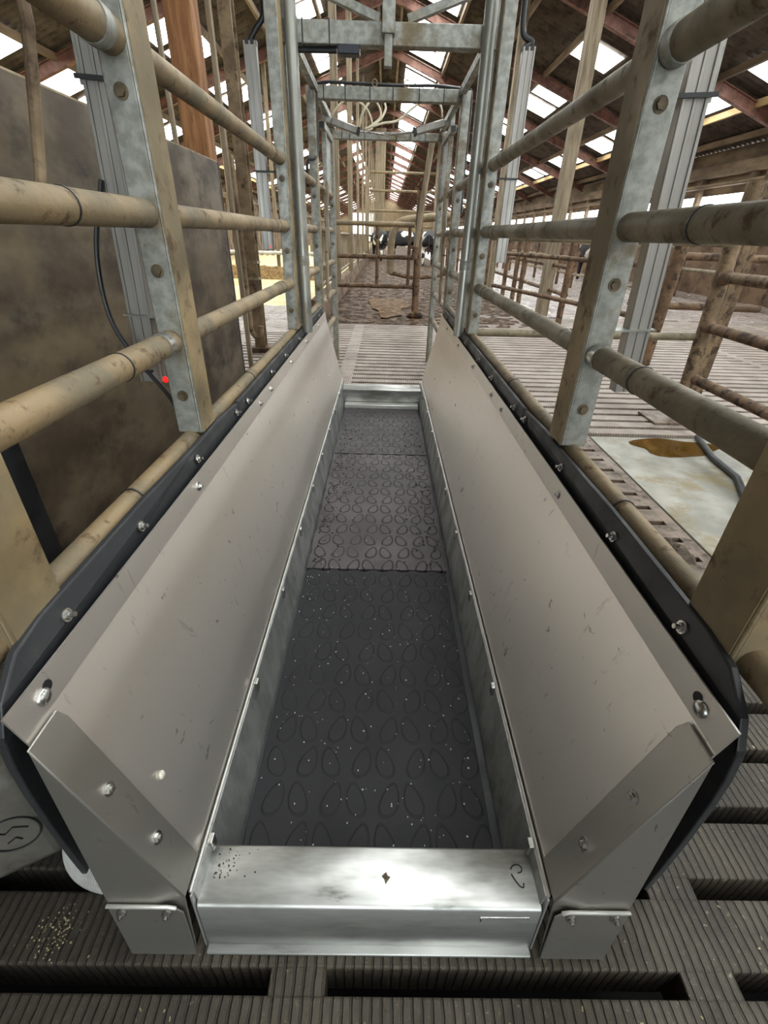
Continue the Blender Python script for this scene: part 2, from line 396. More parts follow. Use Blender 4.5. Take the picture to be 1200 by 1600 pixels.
# near grooved slats, coloured dark for shade; further wet slats coloured pale for glare
slat_field('floor', 'slat', -2.6, 1.02, -1.6, 1.6, unit=0.751, off=-0.128)
slat_field('floor', 'slat', 1.02, 3.2, -1.6, 1.45, unit=0.751, off=-0.128)
slat_field('floor', 'slatf', -2.6, 0.98, 1.62, 7.4, unit=1.4, bridge=0.14, off=-0.35, GAP=0.044)
slat_field('floor', 'slatf', 0.98, 7.9, 3.06, 8.6, unit=1.9, bridge=0.12, off=0.45, GAP=0.044)
# strip with short slots beside the smooth slab
mb = MB(); y = Y_S0 + math.floor((1.5 - Y_S0) / PITCH) * PITCH
mb.bb((0.98, 1.46, -0.12), (1.08, 3.06, 0.0)); mb.bb((1.375, 1.46, -0.12), (1.43, 3.06, 0.0))
while y < 3.0:
    mb.bb((1.075, y, -0.12), (1.38, y + PITCH - GAP, -0.0005)); y += PITCH
struct('floor', mb, 'edge', bevel=0.003, smooth=False)
struct('floor', MB().bb((1.438, 1.46, -0.12), (3.2, 2.99, 0.002)), 'slab', bevel=0.004)
struct('floor', MB().bb((3.2, -1.6, -0.12), (7.9, 3.03, 0.0)), 'wetfl')
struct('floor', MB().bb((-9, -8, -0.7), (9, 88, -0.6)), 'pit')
# rough muck covered alley, wet floor on the right, feed passage on the left
def rough_floor(name, m, x0, x1, y0, y1, step, amp, z=0.0):
    nx = int((x1 - x0) / step); ny = int((y1 - y0) / step); mb = MB(); vs = []; fs = []
    for j in range(ny + 1):
        for i in range(nx + 1):
            vs.append((x0 + (x1 - x0) * i / nx, y0 + (y1 - y0) * j / ny, z + random.uniform(-amp, amp)))
    for j in range(ny):
        for i in range(nx):
            a = j * (nx + 1) + i; fs.append((a, a + 1, a + nx + 2, a + nx + 1))
    return struct(name, mb.add(vs, fs), m)
rough_floor('floor', 'muck', -0.9, 2.6, 7.38, 20, 0.12, 0.009, 0.003)
struct('floor', MB().bb((-0.9, 20, -0.1), (2.6, 88, 0.0)), 'muck')
rough_floor('floor', 'wetfl', 2.6, 8.4, 8.55, 22, 0.2, 0.010, 0.004)
struct('floor', MB().bb((2.6, 22, -0.1), (8.4, 88, 0.0)), 'wetfl')
rough_floor('floor', 'wetfl', -8.4, -1.15, 6.6, 9.2, 0.2, 0.006, 0.002)
struct('floor', MB().bb((-8.4, -1.6, -0.1), (-2.6, 6.7, -0.002)), 'wetfl')
struct('floor', MB().bb((-2.6, 7.2, -0.1), (-0.9, 7.6, -0.003)), 'wetfl')
struct('floor', MB().bb((-8.4, 9.15, -0.1), (-1.15, 88, 0.0)), 'feed')
struct('floor', MB().bb((-8.4, -8, -0.12), (8.4, -1.6, -0.004)), 'slat')
# kerb under the feed fence
mb = MB(); mb.prism([(-1.15, 7.55, 0), (-0.86, 7.55, 0), (-0.92, 7.55, 0.30), (-1.10, 7.55, 0.30)], (0, 80, 0))
struct('trim_1', mb, 'concrete', bevel=0.02)

# ================================================================== setting: walls
WX = 8.4
struct('wall_right', MB().bb((WX, -8, -0.1), (WX + 0.2, 88, 1.75)), 'concrete')
struct('trim_2', MB().bb((WX - 0.12, -8, 2.62), (WX + 0.12, 88, 2.86)), 'purlin')
struct('trim_3', MB().tube([(WX - 0.1, -8, 2.44), (WX - 0.1, 88, 2.44)], 0.05, 8), 'purlin')
struct('wall_left', MB().bb((-WX - 0.2, -8, -0.1), (-WX, 88, 2.4)), 'concrete')  # raised to close the left slit, so side light comes from the right
struct('trim_4', MB().bb((-WX - 0.12, -8, 2.62), (-WX + 0.12, 88, 2.86)), 'purlin')
i = 5
for sx in (1, -1):
    for k in range(47):
        y = -7 + 2.0 * k
        mb = MB().bb((sx * WX - 0.06, y - 0.07, 1.74), (sx * WX + 0.06, y + 0.07, 2.63))
        struct('trim_%d' % i, mb, 'purlin'); i += 1
# solid cladding above the bright slit
for sx in (1, -1):
    mb = MB().bb((sx * (WX + 0.13) - 0.012, -8, 2.25), (sx * (WX + 0.13) + 0.012, 88, 3.2))
    struct('trim_%d' % i, mb, 'purlin', smooth=False); i += 1
K, T = 5.2, 0.37                                       # roof: z = CAM_H + K - T*|x|
def rz_(x): return CAM_H + K - T * abs(x)
def gable(y, n):
    mb = MB(); mb.prism([(-WX, y, -0.1), (WX, y, -0.1), (WX, y, 3.2), (0, y, rz_(0)), (-WX, y, 3.2)], (0, 0.15, 0))
    return struct(n, mb, 'gable')
gable(88, 'wall_far'); gable(-8.15, 'wall_back')
mb = MB().bb((-5.4, 87.8, 0.3), (-1.9, 87.95, 4.1)); struct('window_1', mb, 'door')
struct('added_fill_door', MB().bb((-3.0, -7.99, 0.0), (3.0, -7.94, 3.4)), 'door')  # unseen glowing doorway behind the camera, added to brighten camera-facing faces
# ------------------------------------------------------------------ roof
for sx, n in ((1, 'ceiling'), (-1, 'ceiling')):
    vs = []; fs = []; P = 0.177; ny = int(96.4 / P * 4)
    for j in range(ny + 1):
        y = -8.2 + 96.4 * j / ny; h = 0.028 * math.sin(2 * PI * y / P)
        for x in (0.0, 9.0): vs.append((sx * x, y, rz_(x) + h + 0.03))
    for j in range(ny): a = 2 * j; fs.append((a, a + 1, a + 3, a + 2))
    struct(n, MB().add(vs, fs), 'roof', angle=80)
def sky_panel(sx, xa, xb, y0, y1):
    mb = MB(); d = 0.012
    mb.add([(sx * xa, y0, rz_(xa) - d), (sx * xb, y0, rz_(xb) - d), (sx * xb, y1, rz_(xb) - d), (sx * xa, y1, rz_(xa) - d),
            (sx * xa, y0, rz_(xa) - d + 0.006), (sx * xb, y0, rz_(xb) - d + 0.006), (sx * xb, y1, rz_(xb) - d + 0.006), (sx * xa, y1, rz_(xa) - d + 0.006)],
           [(0, 1, 2, 3), (7, 6, 5, 4), (0, 4, 5, 1), (1, 5, 6, 2), (2, 6, 7, 3), (3, 7, 4, 0)])
    return mb
wn = 2
rows = [(0.58, 1.62, [(0.25, 1.3), (1.6, 2.65), (2.8, 3.75)]),
        (4.08, 4.98, [(0.35, 1.65), (1.95, 3.1)]),
        (6.48, 7.20, [(0.35, 1.75), (2.1, 3.4)])]
for ri, (xa, xb, seg) in enumerate(rows):
    for sx in (1, -1):
        for bay in range(-2, 22):
            for si, (a, b) in enumerate(seg):
                if ri == 1 and sx == 1 and bay == 3 and si == 0: a, b = 1.35, 2.42
                if ri == 1 and sx == 1 and bay == 3 and si == 1: continue
                if sx == -1 and bay < 2: continue      # near left roof lights left out so light comes from the right
                if ri == 0 and sx == -1: xa2, xb2 = 1.62, 2.2
                else: xa2, xb2 = xa, xb
                struct('window_%d' % wn, sky_panel(sx, xa2, xb2, bay * 4 + a, bay * 4 + b), 'sky'); wn += 1
# rafters every 4 m and purlins along the barn
for k in range(-2, 23):
    for sx in (1, -1):
        mb = MB()
        p0 = (0, k * 4, rz_(0) - 0.17); p1 = (sx * WX, k * 4, rz_(WX) - 0.17)
        mb.bar(p0, p1, 0.014, 0.20); 
        for dz in (-0.1, 0.1): mb.bar((0, k * 4, p0[2] + dz), (sx * WX, k * 4, p1[2] + dz), 0.12, 0.018)
        struct('trim_%d' % i, mb, 'rafter'); i += 1
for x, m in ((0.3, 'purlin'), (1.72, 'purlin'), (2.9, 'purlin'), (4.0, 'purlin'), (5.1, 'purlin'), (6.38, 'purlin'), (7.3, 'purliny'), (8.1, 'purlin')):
    for sx in (1, -1):
        struct('trim_%d' % i, MB().bar((sx * x, -8, rz_(x) - 0.08), (sx * x, 88, rz_(x) - 0.08), 0.07, 0.12), m); i += 1
# slanting braces and tie beams under the left slope
for k in range(1, 9):
    y = k * 4 + 0.1
    struct('trim_%d' % i, MB().bar((-2.9, y, rz_(2.9) - 0.3), (-6.4, y, rz_(2.9) - 0.5), 0.08, 0.1), 'purlin'); i += 1
    struct('trim_%d' % i, MB().bar((-4.6, y, rz_(2.9) - 0.4), (-5.4, y + 1.9, rz_(5.4) - 0.16), 0.06, 0.08), 'purlin'); i += 1

# ================================================================== the footbath
FB = thing('footbath', (0, 0.3, 0), 'long stainless footbath with sloping splash sides and a bright front lip, between the pipe railings', 'footbath')
# bottom pan and side walls
MB().bb((-0.30, 0.335, 0.003), (0.30, 3.62, 0.012)).build('pan', 'rubber', FB)
for s in (1, -1):
    prof = [(s * 0.287, 0.012), (s * 0.304, 0.182), (s * 0.308, 0.184)]
    sw = MB().sheet(prof, [0.34] * 3, [3.60, 3.60, 3.60], -0.003 * s).build('side_wall', 'base', FB)
    y = 0.42; 
    while y < 3.5:
        mb = MB(); p = (s * 0.3055, y, 0.168)
        mb.tube([(p[0] - s * 0.0045, y, p[2]), (p[0] - s * 0.0015, y, p[2])], 0.011, 14)
        mb.bb((s * 0.292, y - 0.009, 0.158), (s * 0.302, y + 0.009, 0.189))
        mb.build('clip', 'bolt', sw, bevel=0.002); y += 0.35
    # bead of bright metal on the ridge
    MB().tube([(s * 0.306, 0.338, 0.186), (s * 0.306, 3.6, 0.186)], 0.0028, 8).build('rolled_edge', 'bright', sw)
    # sloping splash panel
    prof = [(s * 0.309, 0.150), (s * 0.313, 0.198), (s * 0.432, 0.599), (s * 0.438, 0.648)]
    sp = MB().sheet(prof, [0.345, 0.345, 0.343, 0.338], [3.60, 3.62, 3.74, 3.74], 0.003 * s, 24).build('splash_panel', 'steel', FB, angle=8)
    nr = Vector((-s * 0.96, 0, 0.286))                 # slope normal
    nf = Vector((-s * 0.9926, 0, 0.1215))
    for y in (0.98, 1.62, 1.80, 2.25, 2.75, 3.3):       # small screws in the upper flange
        bolt_mb((s * 0.435, y, 0.622), nf, 0.0075, 0.006, True, 0.004).build('bolt', 'bolt', sp)
    for y, t in ((2.3, 0.55), (2.62, 0.62), (3.1, 0.35)):
        x = 0.313 + (0.432 - 0.313) * t; z = 0.198 + (0.597 - 0.198) * t
        bolt_mb((s * x, y, z), nr, 0.006, 0.004, False).build('bolt', 'bolt', sp)
    # big coach bolt at the near end in its dark slot
    mb = MB().sphere((s * 0.4345, 0.392, 0.6205), 0.0125, 14, 8, (0.7, 1, 1)); mb.build('coach_bolt', 'bolt', sp)
    MB().tube([Vector((s * 0.436, 0.405, 0.627)) - nf * 0.002, Vector((s * 0.436, 0.405, 0.627)) + nf * 0.002], 0.008, 12).build('slot_hole', 'ink', sp)
    # faint scratches and a few marks live in the steel material; a white splash on the left panel
    if s == -1:
        q = Vector((s * 0.360, 0.44, 0.356)); MB().sphere(q + nr * 0.002, 0.0075, 9, 6, (0.6, 0.9, 1.2)).build('white_splash', 'white_dirt', sp)
    # black rubber strip in two lengths, bolted on behind the flange and hanging down outside
    for n_, (ya, yb, dz, dx) in enumerate(((0.36, 1.46, 0.0, 0.0), (1.44, 3.76, -0.004, -0.004))):
        top = 0.689 + dz; X0, X1, X2 = 0.4435 + dx, 0.462 + dx, 0.562
        pts = []
        if n_ == 0:
            edge = [(0.412, 0.02), (0.340, 0.55), (0.337, 0.615), (0.357, 0.650), (0.41, 0.681), (0.47, top), (0.8, top + 0.003), (1.1, top - 0.002), (1.25, top), (yb, top - 0.01), (yb, 0.02)]
        else:
            edge = [(ya, 0.02), (ya, top), (2.2, top), (3.0, top), (yb, top), (yb, 0.02)]
        def xo(z): return X0 + (X1 - X0) * max(0, (z - 0.62)) / 0.07 + (max(0, 0.62 - z) / 0.62) ** 0.7 * (X2 - X0)
        low = [p for p in edge if p[1] <= 0.62]; 
        mb = MB()
        poly_u = [p for p in edge if p[1] > 0.6]
        if n_ == 0: poly_u = [(0.338, 0.60)] + poly_u + [(yb, 0.60)]
        else: poly_u = [(ya, 0.60)] + poly_u + [(yb, 0.60)]
        mb.prism([(s * xo(z), y, z) for y, z in poly_u], (s * 0.012, 0, 0))
        zs = (0.01, 0.15, 0.3, 0.45, 0.53, 0.602)
        mb.sheet([(s * xo(z), z) for z in zs], [(0.412 - (z - 0.02) / 0.58 * 0.074) if n_ == 0 else ya for z in zs], [yb] * len(zs), s * 0.012)
        rs = mb.build('rubber_strip', 'rubber', FB, bevel=0.0025, smooth=False)
        ys = (0.50, 0.74, 1.05, 1.40) if n_ == 0 else (1.52, 1.9, 2.2, 2.6, 3.05, 3.45, 3.68)
        for y in ys:
            bolt_mb((s * (xo(0.662) - 0.0005), y, 0.662), (-s * 0.98, 0, 0.2), 0.0072, 0.006, True, 0.008).build('bolt', 'bolt', rs)
    # near end plate with its flange turned over the slope
    mb = MB(); poly = [(s * 0.318, 0.313, 0.0), (s * 0.438, 0.313, 0.0), (s * 0.4375, 0.322, 0.19), (s * 0.431, 0.337, 0.588), (s * 0.310, 0.328, 0.19)]
    mb.prism(poly, (0, 0.003, 0))
    ep = mb.build('end_plate', 'plate', FB, bevel=0.0015)
    o_ = nr * 0.0035
    a, b = Vector((s * 0.313, 0.326, 0.198)) + o_, Vector((s * 0.431, 0.333, 0.594)) + o_
    fl = MB()
    q = [a, b, b + Vector((0, 0.058, 0)), b + Vector((-s * 0.006, 0.064, -0.02)), a + Vector((0, 0.064, 0))]
    fl.prism(q, nr * 0.003)
    fo = fl.build('turned_flange', 'plate', ep, bevel=0.004)
    for t in (0.30, 0.64):
        p = a.lerp(b, t) + Vector((0, 0.034, 0)) + nr * 0.003
        bolt_mb(p, nr, 0.007, 0.006, True, 0.003).build('bolt', 'bolt', fo)
    # lower foot plate with bright folded top edge and two bolts
    mb = MB().prism([(s * 0.318, 0.3085, 0.002), (s * 0.437, 0.3085, 0.002), (s * 0.4365, 0.3175, 0.186), (s * 0.330, 0.3175, 0.186), (s * 0.3135, 0.3165, 0.165)], (0, 0.003, 0))
    fp = mb.build('foot_plate', 'plate', FB, bevel=0.001)
    MB().tube([(s * 0.322, 0.3165, 0.184), (s * 0.334, 0.316, 0.190), (s * 0.435, 0.316, 0.190)], 0.0032, 8).build('folded_edge', 'bright', fp)
    for x in (0.340, 0.415):
        bolt_mb((s * x, 0.3150, 0.168), (0, -1, 0.05), 0.006, 0.006, True, 0.004).build('bolt', 'bolt', fp)
    # end upstand of the base beside the front lip
    MB().prism([(s * 0.303, 0.322, 0.0), (s * 0.303, 0.334, 0.182), (s * 0.303, 0.43, 0.182), (s * 0.303, 0.43, 0.0)], (s * 0.004, 0, 0)).build('upstand', 'base', FB, bevel=0.001)
# front lip: hollow ramp box with bottom flange
mb = MB(); X = 0.3015
mb.prism([(-X, 0.322, 0.008), (-X, 0.331, 0.142), (-X, 0.337, 0.149), (-X, 0.345, 0.151), (-X, 0.423, 0.150), (-X, 0.427, 0.146), (-X, 0.427, 0.012)], (2 * X, 0, 0))
lip = mb.build('front_lip', 'lip', FB, bevel=0.002, angle=50)
MB().bb((-0.300, 0.309, 0.001), (0.300, 0.326, 0.009)).build('bottom_flange', 'base', lip, bevel=0.0015)
mb = MB().bb((0.196, 0.3285, 0.121), (0.282, 0.3325, 0.125)); mb.bb((0.194, 0.3275, 0.108), (0.198, 0.331, 0.125))
mb.build('weld_tab', 'bolt', lip, bevel=0.001)
pts = [(0.258, 0.392), (0.264, 0.398), (0.274, 0.399), (0.279, 0.394), (0.277, 0.388), (0.270, 0.386)]
mb = MB().tube(smooth_path([(x, y, 0.1512) for x, y in pts], 4), 0.0011, 6)
mb.tube(smooth_path([(x, y, 0.1512) for x, y in [(0.258, 0.384), (0.262, 0.376), (0.269, 0.366), (0.275, 0.364), (0.277, 0.370)]], 4), 0.0013, 6)
tag(mb.build('marker_scribble', 'ink', lip), 'black marker scribble')
mb = MB()
for k in range(46):
    x = -0.285 + abs(random.gauss(0, 0.03)); y = random.uniform(0.37, 0.42); mb.sphere((x, y, 0.1513), random.uniform(0.0006, 0.0019), 6, 3, (1, 1, 0.4))
tag(mb.build('muck_specks', 'ink', lip), kind='stuff')
MB().add([(0.02, 0.378, 0.1522), (0.028, 0.384, 0.1535), (0.031, 0.378, 0.153), (0.036, 0.377, 0.152), (0.032, 0.372, 0.1525), (0.027, 0.366, 0.152), (0.025, 0.374, 0.153)], [(0, 1, 2, 3, 4, 5, 6)]).build('leaf_scrap', 'rubble', lip)
# rear lip
mb = MB(); X = 0.296
mb.prism([(-X, 3.46, 0.012), (-X, 3.445, 0.15), (-X, 3.60, 0.15), (-X, 3.63, 0.01)], (2 * X, 0, 0))
rl = mb.build('rear_lip', 'lip', FB, bevel=0.002)
MB().bb((-0.278, 3.385, 0.02), (0.278, 3.45, 0.056)).build('rear_cross_bar', 'bright', FB, bevel=0.004)
for s in (1, -1):                                       # bent corner sheet at the far end
    MB().prism([(s * 0.312, 3.60, 0.19), (s * 0.432, 3.735, 0.597), (s * 0.436, 3.745, 0.597), (s * 0.316, 3.61, 0.19)], (0, 0, 0.003)).build('far_edge', 'bright', FB)

# hoof print rubber mats lying in the pan
def rubber_mat(y0, y1, x0, x1, m, label, teeth):
    c = ((x0 + x1) / 2, (y0 + y1) / 2, 0.012)
    vs = []; n = 28
    far = [(x1 - (x1 - x0) * k / n, y1 + (0.010 if (k // 2) % 2 and teeth else 0)) for k in range(n + 1)]
    poly = [(x0, y0, 0.0125), (x1, y0, 0.0125)] + [(x, y, 0.0125) for x, y in far]
    o = MB().prism(poly, (0, 0, 0.018))
    t = bpy.data.objects.new
    ob = o.build('rubber_mat', m, bevel=0.002, smooth=False)
    tag(ob, label, 'rubber mat', 'hoof-print mats in the footbath'); return ob
rubber_mat(0.432, 1.415, -0.276, 0.262, 'matn', 'near black rubber mat with hoof-print pattern and white specks, just behind the bright front lip', True)
rubber_mat(1.43, 2.525, -0.278, 0.270, 'matm', 'middle rubber mat, greyed for sheen, with clear worn hoof-print outlines', True)
rubber_mat(2.54, 3.38, -0.272, 0.272, 'matf', 'far rubber mat, greyed for sheen, in front of the rear lip of the footbath', False)
mb = MB()
for k in range(170):
    x = random.uniform(-0.27, 0.255); y = random.uniform(0.44, 1.5)
    mb.sphere((x, y, 0.0312), random.choice((0.0008, 0.0011, 0.0016)), 5, 3, (1, 1.4, 0.6))
tag(mb.build('white_crumbs', 'white_dirt'), 'scattered tiny white crumbs lying on the near black mat', 'crumbs', kind='stuff')
mb = MB()
for k in range(230):
    s = random.choice((-1, 1)); x = s * (0.262 - abs(random.gauss(0, 0.055))); y = random.uniform(1.45, 3.0)
    mb.sphere((x, y, 0.0315), random.uniform(0.002, 0.006), 6, 3, (1, 1.2, 0.6))
tag(mb.build('muck_crumbs', 'ink'), 'dark muck crumbs along the edges of the middle and far mats', 'muck', kind='stuff')

# ================================================================== race railings left and right
XI = 0.470                                             # inner face of the posts
ZR = (0.675, 0.920, 1.177, 1.448)
def railing(s):
    side = 'left' if s < 0 else 'right'
    t = thing('race_railing', (s * 0.5, 0.5, 0),
              'galvanised pipe railing along the %s side of the footbath, %s' % (side, 'in front of the dark board' if s < 0 else 'beside the wet slab'), 'railing', None)
    xr = s * 0.503
    posts = [(0.425, 0.525, 0.655, 2.3, 0.085), (1.118, 1.215, 0.692, 2.4, 0.062), (2.70, 2.79, 0.692, 2.05, 0.055), (3.87, 3.96, 0.0, 1.95, 0.055), (5.08, 5.16, 0.0, 1.93, 0.05)]
    for pi, (y0, y1, z0, z1, wx) in enumerate(posts):
        if pi == 1 and s < 0: y0 += 0.03; y1 += 0.03
        if pi == 0: z1 = 2.3
        mb = MB()
        mb.bb((s * (XI + 0.004), y0, z0), (s * (XI + wx), y1 - 0.012, z1))
        mb.bb((s * XI, y0 - 0.001, z0), (s * (XI + 0.006), y1, z1))
        p = mb.build('post', 'galv' if pi else 'galvd', t, bevel=0.004)
        MB().bb((s * (XI - 0.0015), y0 + 0.004, z0), (s * (XI + 0.0005), y1 - 0.001, z1)).build('inner_face', 'galvd', p)
        for z in (0.79, 1.07, 1.37) if pi else (0.80,):
            bx = s * (XI + wx * 0.52); r = 0.0095 if pi else 0.014
            bolt_mb((bx, y0, z), (0, -1, 0), r, 0.008, True).build('bolt', 'rust', p)
    pm = 'pipe' if s < 0 else 'pipeg'
    for ri, z in enumerate(ZR):
        ya = -0.4 if ri else -0.35
        rail = MB().tube([(xr, 1.10, z), (xr, 5.14, z)] if ri else [(xr, ya, z), (xr, 3.9, z)], 0.0242 if ri else 0.0225, 16).build('rail', 'pipe' if s < 0 or ri == 0 else pm, t)
        if ri:
            MB().tube([(xr, ya, z), (xr, 1.118 if s > 0 else 1.148, z)], 0.0265 if ri < 3 else 0.0295, 20).build('sleeve', pm, rail)
            MB().tube([(xr, 2.42, z), (xr, 2.74, z)], 0.0270, 16).build('sleeve', pm, rail)
            for y in (0.86 if ri == 2 else (0.90 if ri == 1 else 0.7),):
                MB().ring((xr, y, z), (0, 1, 0), 0.0260, 0.0280, 0.004).build('tie_ring', 'black', rail)
            MB().ring((xr, 2.50, z), (0, 1, 0), 0.0265, 0.0284, 0.004).build('tie_ring', 'black', rail)
            if ri in (1, 3):
                cl = MB().ring((xr, 1.095, z), (0, 1, 0), 0.0260, 0.0290 if ri < 3 else 0.0320, 0.03).build('clamp_band', 'bolt' if ri == 1 else 'galv', rail)
        else:
            for y in (0.82, 1.75): MB().ring((xr, y, z), (0, 1, 0), 0.023, 0.0248, 0.004).build('tie_ring', 'black', rail)
    # extra low rail at the far end, below the splash panel's end
    MB().tube([(xr, 3.7, 0.415), (xr, 5.14, 0.415)], 0.0235, 14).build('rail', 'pipe' if s < 0 else pm, t)
    MB().tube([(xr, 3.7, 0.66), (xr, 5.14, 0.66)], 0.0235, 14).build('rail', 'pipe' if s < 0 else pm, t)
    return t
railing(-1); railing(1)

# ================================================================== overhead frames
def overhead(name, y, zt, zb, xo, label, round_pole=False):
    t = thing(name, (0, y, 0), label, 'frame')
    d = 0.06
    cb = MB().bb((-xo, y, zb), (xo, y + d, zt)).build('crossbeam', 'galv', t, bevel=0.004)
    return t, cb
t, cb = overhead('overhead_frame', 2.86, 1.962, 1.882, 0.52, 'nearest overhead crossbeam on two round poles, with a square tube hanging from its middle')
for s in (1, -1):
    pl = MB().tube([(s * 0.437, 2.83, 0.66), (s * 0.437, 2.83, 2.6)], 0.029, 18).build('pole', 'tubem', t)
    MB().bb((s * 0.462, 2.88, 0.695), (s * 0.505, 2.93, 2.25)).build('flat_upright', 'galv', t, bevel=0.003)
    MB().tube([(s * 0.437, 2.83, 1.0), (s * 0.437, 2.83, 1.045)], 0.031, 18).build('collar', 'galv', pl)
MB().bb((-0.036, 2.79, 1.905), (0.022, 2.85, 2.5)).build('hanging_tube', 'galv', t, bevel=0.004)
MB().bb((-0.024, 2.80, 1.80), (0.012, 2.84, 2.0)).build('inner_tube', 'galv', t, bevel=0.003)
for s, dx in ((-1, 0), (1, 0.03)):
    mb = MB(); mb.bar((dx + s * 0.05, 2.93, 1.975), (dx + s * 0.75, 2.93, 2.2), 0.05, 0.004); mb.bar((dx + s * 0.05, 2.905, 1.985), (dx + s * 0.75, 2.905, 2.21), 0.004, 0.03)
    mb.build('brace', 'galv', t)
for x in (-0.39, -0.27, 0.0): MB().bb((x - 0.003, 2.857, 1.878), (x + 0.003, 2.925, 1.966)).build('cable_tie', 'black', t)
MB().tube([(-0.43, 2.89, 1.868), (-0.24, 2.89, 1.870)], 0.012, 10).build('cable', 'black', t)
MB().bb((-0.235, 2.86, 1.852), (-0.135, 2.92, 1.888)).build('junction_box', 'blue', t, bevel=0.004)

t, cb = overhead('overhead_frame', 3.95, 1.970, 1.902, 0.505, 'second overhead crossbeam, with a black cable and two ring bolts on top')
for s in (1, -1):
    MB().bb((s * 0.475, 3.965, 0.6), (s * 0.515, 4.005, 1.93)).build('upright', 'galv', t, bevel=0.003)
    mb = MB().bar((s * 0.475, 2.93, 1.95), (s * 0.475, 5.15, 1.95), 0.04, 0.04)
    sb = mb.build('side_bar', 'galv', t, bevel=0.002)
    mb = MB()
    for k in range(22): mb.tube([(s * 0.4542, 3.0 + k * 0.05, 1.95), (s * 0.456, 3.0 + k * 0.05, 1.95)], 0.006, 8)
    tag(mb.build('bolt_holes', 'ink', sb), kind='stuff')
for x in (-0.42, -0.28, -0.12, 0.03, 0.2, 0.36): MB().bb((x - 0.003, 3.946, 1.899), (x + 0.003, 4.013, 1.974)).build('cable_tie', 'black', t)
MB().tube(smooth_path([(-0.5, 3.98, 1.975), (-0.4, 3.98, 1.99), (-0.2, 3.98, 1.988), (0.1, 3.98, 1.985), (0.3, 3.98, 1.99), (0.47, 3.98, 1.98)], 5), 0.009, 8).build('cable', 'black', t)
for x in (-0.09, 0.115): MB().tube([(x + 0.016 * math.cos(q * PI / 8), 3.96, 1.99 + 0.018 * math.sin(q * PI / 8)) for q in range(17)], 0.003, 6).build('ring_bolt', 'galvd', t)

t, cb = overhead('overhead_frame', 5.15, 1.925, 1.868, 0.50, 'farthest overhead crossbeam carrying the air cylinders and cream hoses')
for s in (1, -1):
    MB().bb((s * 0.478, 4.58, 1.05), (s * 0.515, 4.62, 1.985)).build('upright', 'galv', t, bevel=0.003)
    st = MB().bb((s * 0.474, 4.46, 1.83), (s * 0.518, 5.16, 1.874)).build('stub_tube', 'galv', t, bevel=0.002)
    MB().bb((s * 0.477, 4.456, 1.833), (s * 0.515, 4.462, 1.871)).build('end_plug', 'black', st)
    MB().bb((s * 0.492, 4.64, 1.46), (s * 0.496, 5.06, 1.82)).build('side_sheet', 'galv', t)
    mb = MB().bar((s * 0.452, 4.30, 1.48), (s * 0.456, 4.16, 1.02), 0.02, 0.075, (0, 1, 0)); mb.bar((s * 0.456, 4.16, 1.02), (s * 0.452, 4.08, 0.70), 0.02, 0.06, (0, 1, 0))
    mb.build('wooden_lever', 'wood', t, bevel=0.004)
for x in (-0.4, -0.33, -0.2, 0.08, 0.2, 0.33): MB().bb((x - 0.0025, 5.146, 1.866), (x + 0.0025, 5.213, 1.928)).build('cable_tie', 'black', t)

# pneumatic cylinders and hoses between the far frame's sides
for s, a, b, c, lab in ((-1, (-0.435, 4.6, 1.896), (-0.235, 4.6, 1.842), (-0.03, 4.6, 1.826), 'silver air cylinder on the left under the far overhead crossbeam'),
                        (1, (0.435, 4.6, 1.905), (0.219, 4.6, 1.850), (0.01, 4.6, 1.826), 'silver air cylinder on the right under the far overhead crossbeam')):
    t = thing('air_cylinder', a, lab, 'air cylinder')
    MB().bar(a, b, 0.05, 0.05).build('barrel', 'alu', t, bevel=0.008)
    A, B, C = Vector(a), Vector(b), Vector(c)
    d = (B - A).normalized()
    MB().bar(B, B + d * 0.02, 0.055, 0.055).build('end_cap', 'black', t, bevel=0.003)
    MB().bar(A - d * 0.05, A, 0.02, 0.03).build('clevis', 'galv', t)
    MB().tube([B, C], 0.009, 10).build('piston_rod', 'bolt', t)
for pts, lab in (([(-0.432, 4.6, 1.925), (-0.41, 4.58, 1.95), (-0.36, 4.57, 1.995), (-0.30, 4.58, 2.03), (-0.25, 4.62, 2.03), (-0.16, 4.66, 1.98), (-0.12, 4.66, 1.88), (-0.17, 4.62, 1.85)], 'leftmost cream air hose looping up from the left air cylinder'),
                 ([(-0.218, 4.57, 1.862), (-0.2, 4.55, 1.93), (-0.149, 4.55, 1.997), (-0.107, 4.56, 2.023), (-0.063, 4.57, 1.973), (-0.062, 4.57, 1.92), (-0.148, 4.57, 1.857)], 'cream air hose in a tall narrow loop beside the left air cylinder'),
                 ([(-0.03, 4.62, 2.025), (-0.02, 4.59, 1.974), (-0.062, 4.56, 1.906), (-0.174, 4.55, 1.843)], 'short cream air hose curving down to the middle from the second crossbeam'),
                 ([(-0.174, 4.53, 1.846), (-0.044, 4.53, 1.88), (0.077, 4.54, 1.903), (0.177, 4.54, 1.972), (0.259, 4.54, 2.017), (0.344, 4.55, 2.028), (0.397, 4.56, 1.997), (0.416, 4.58, 1.935)], 'long cream air hose arching across to the right air cylinder')):
    tag(MB().tube(smooth_path(pts, 6), 0.008, 8).build('air_hose', 'hose'), lab, 'air hose')

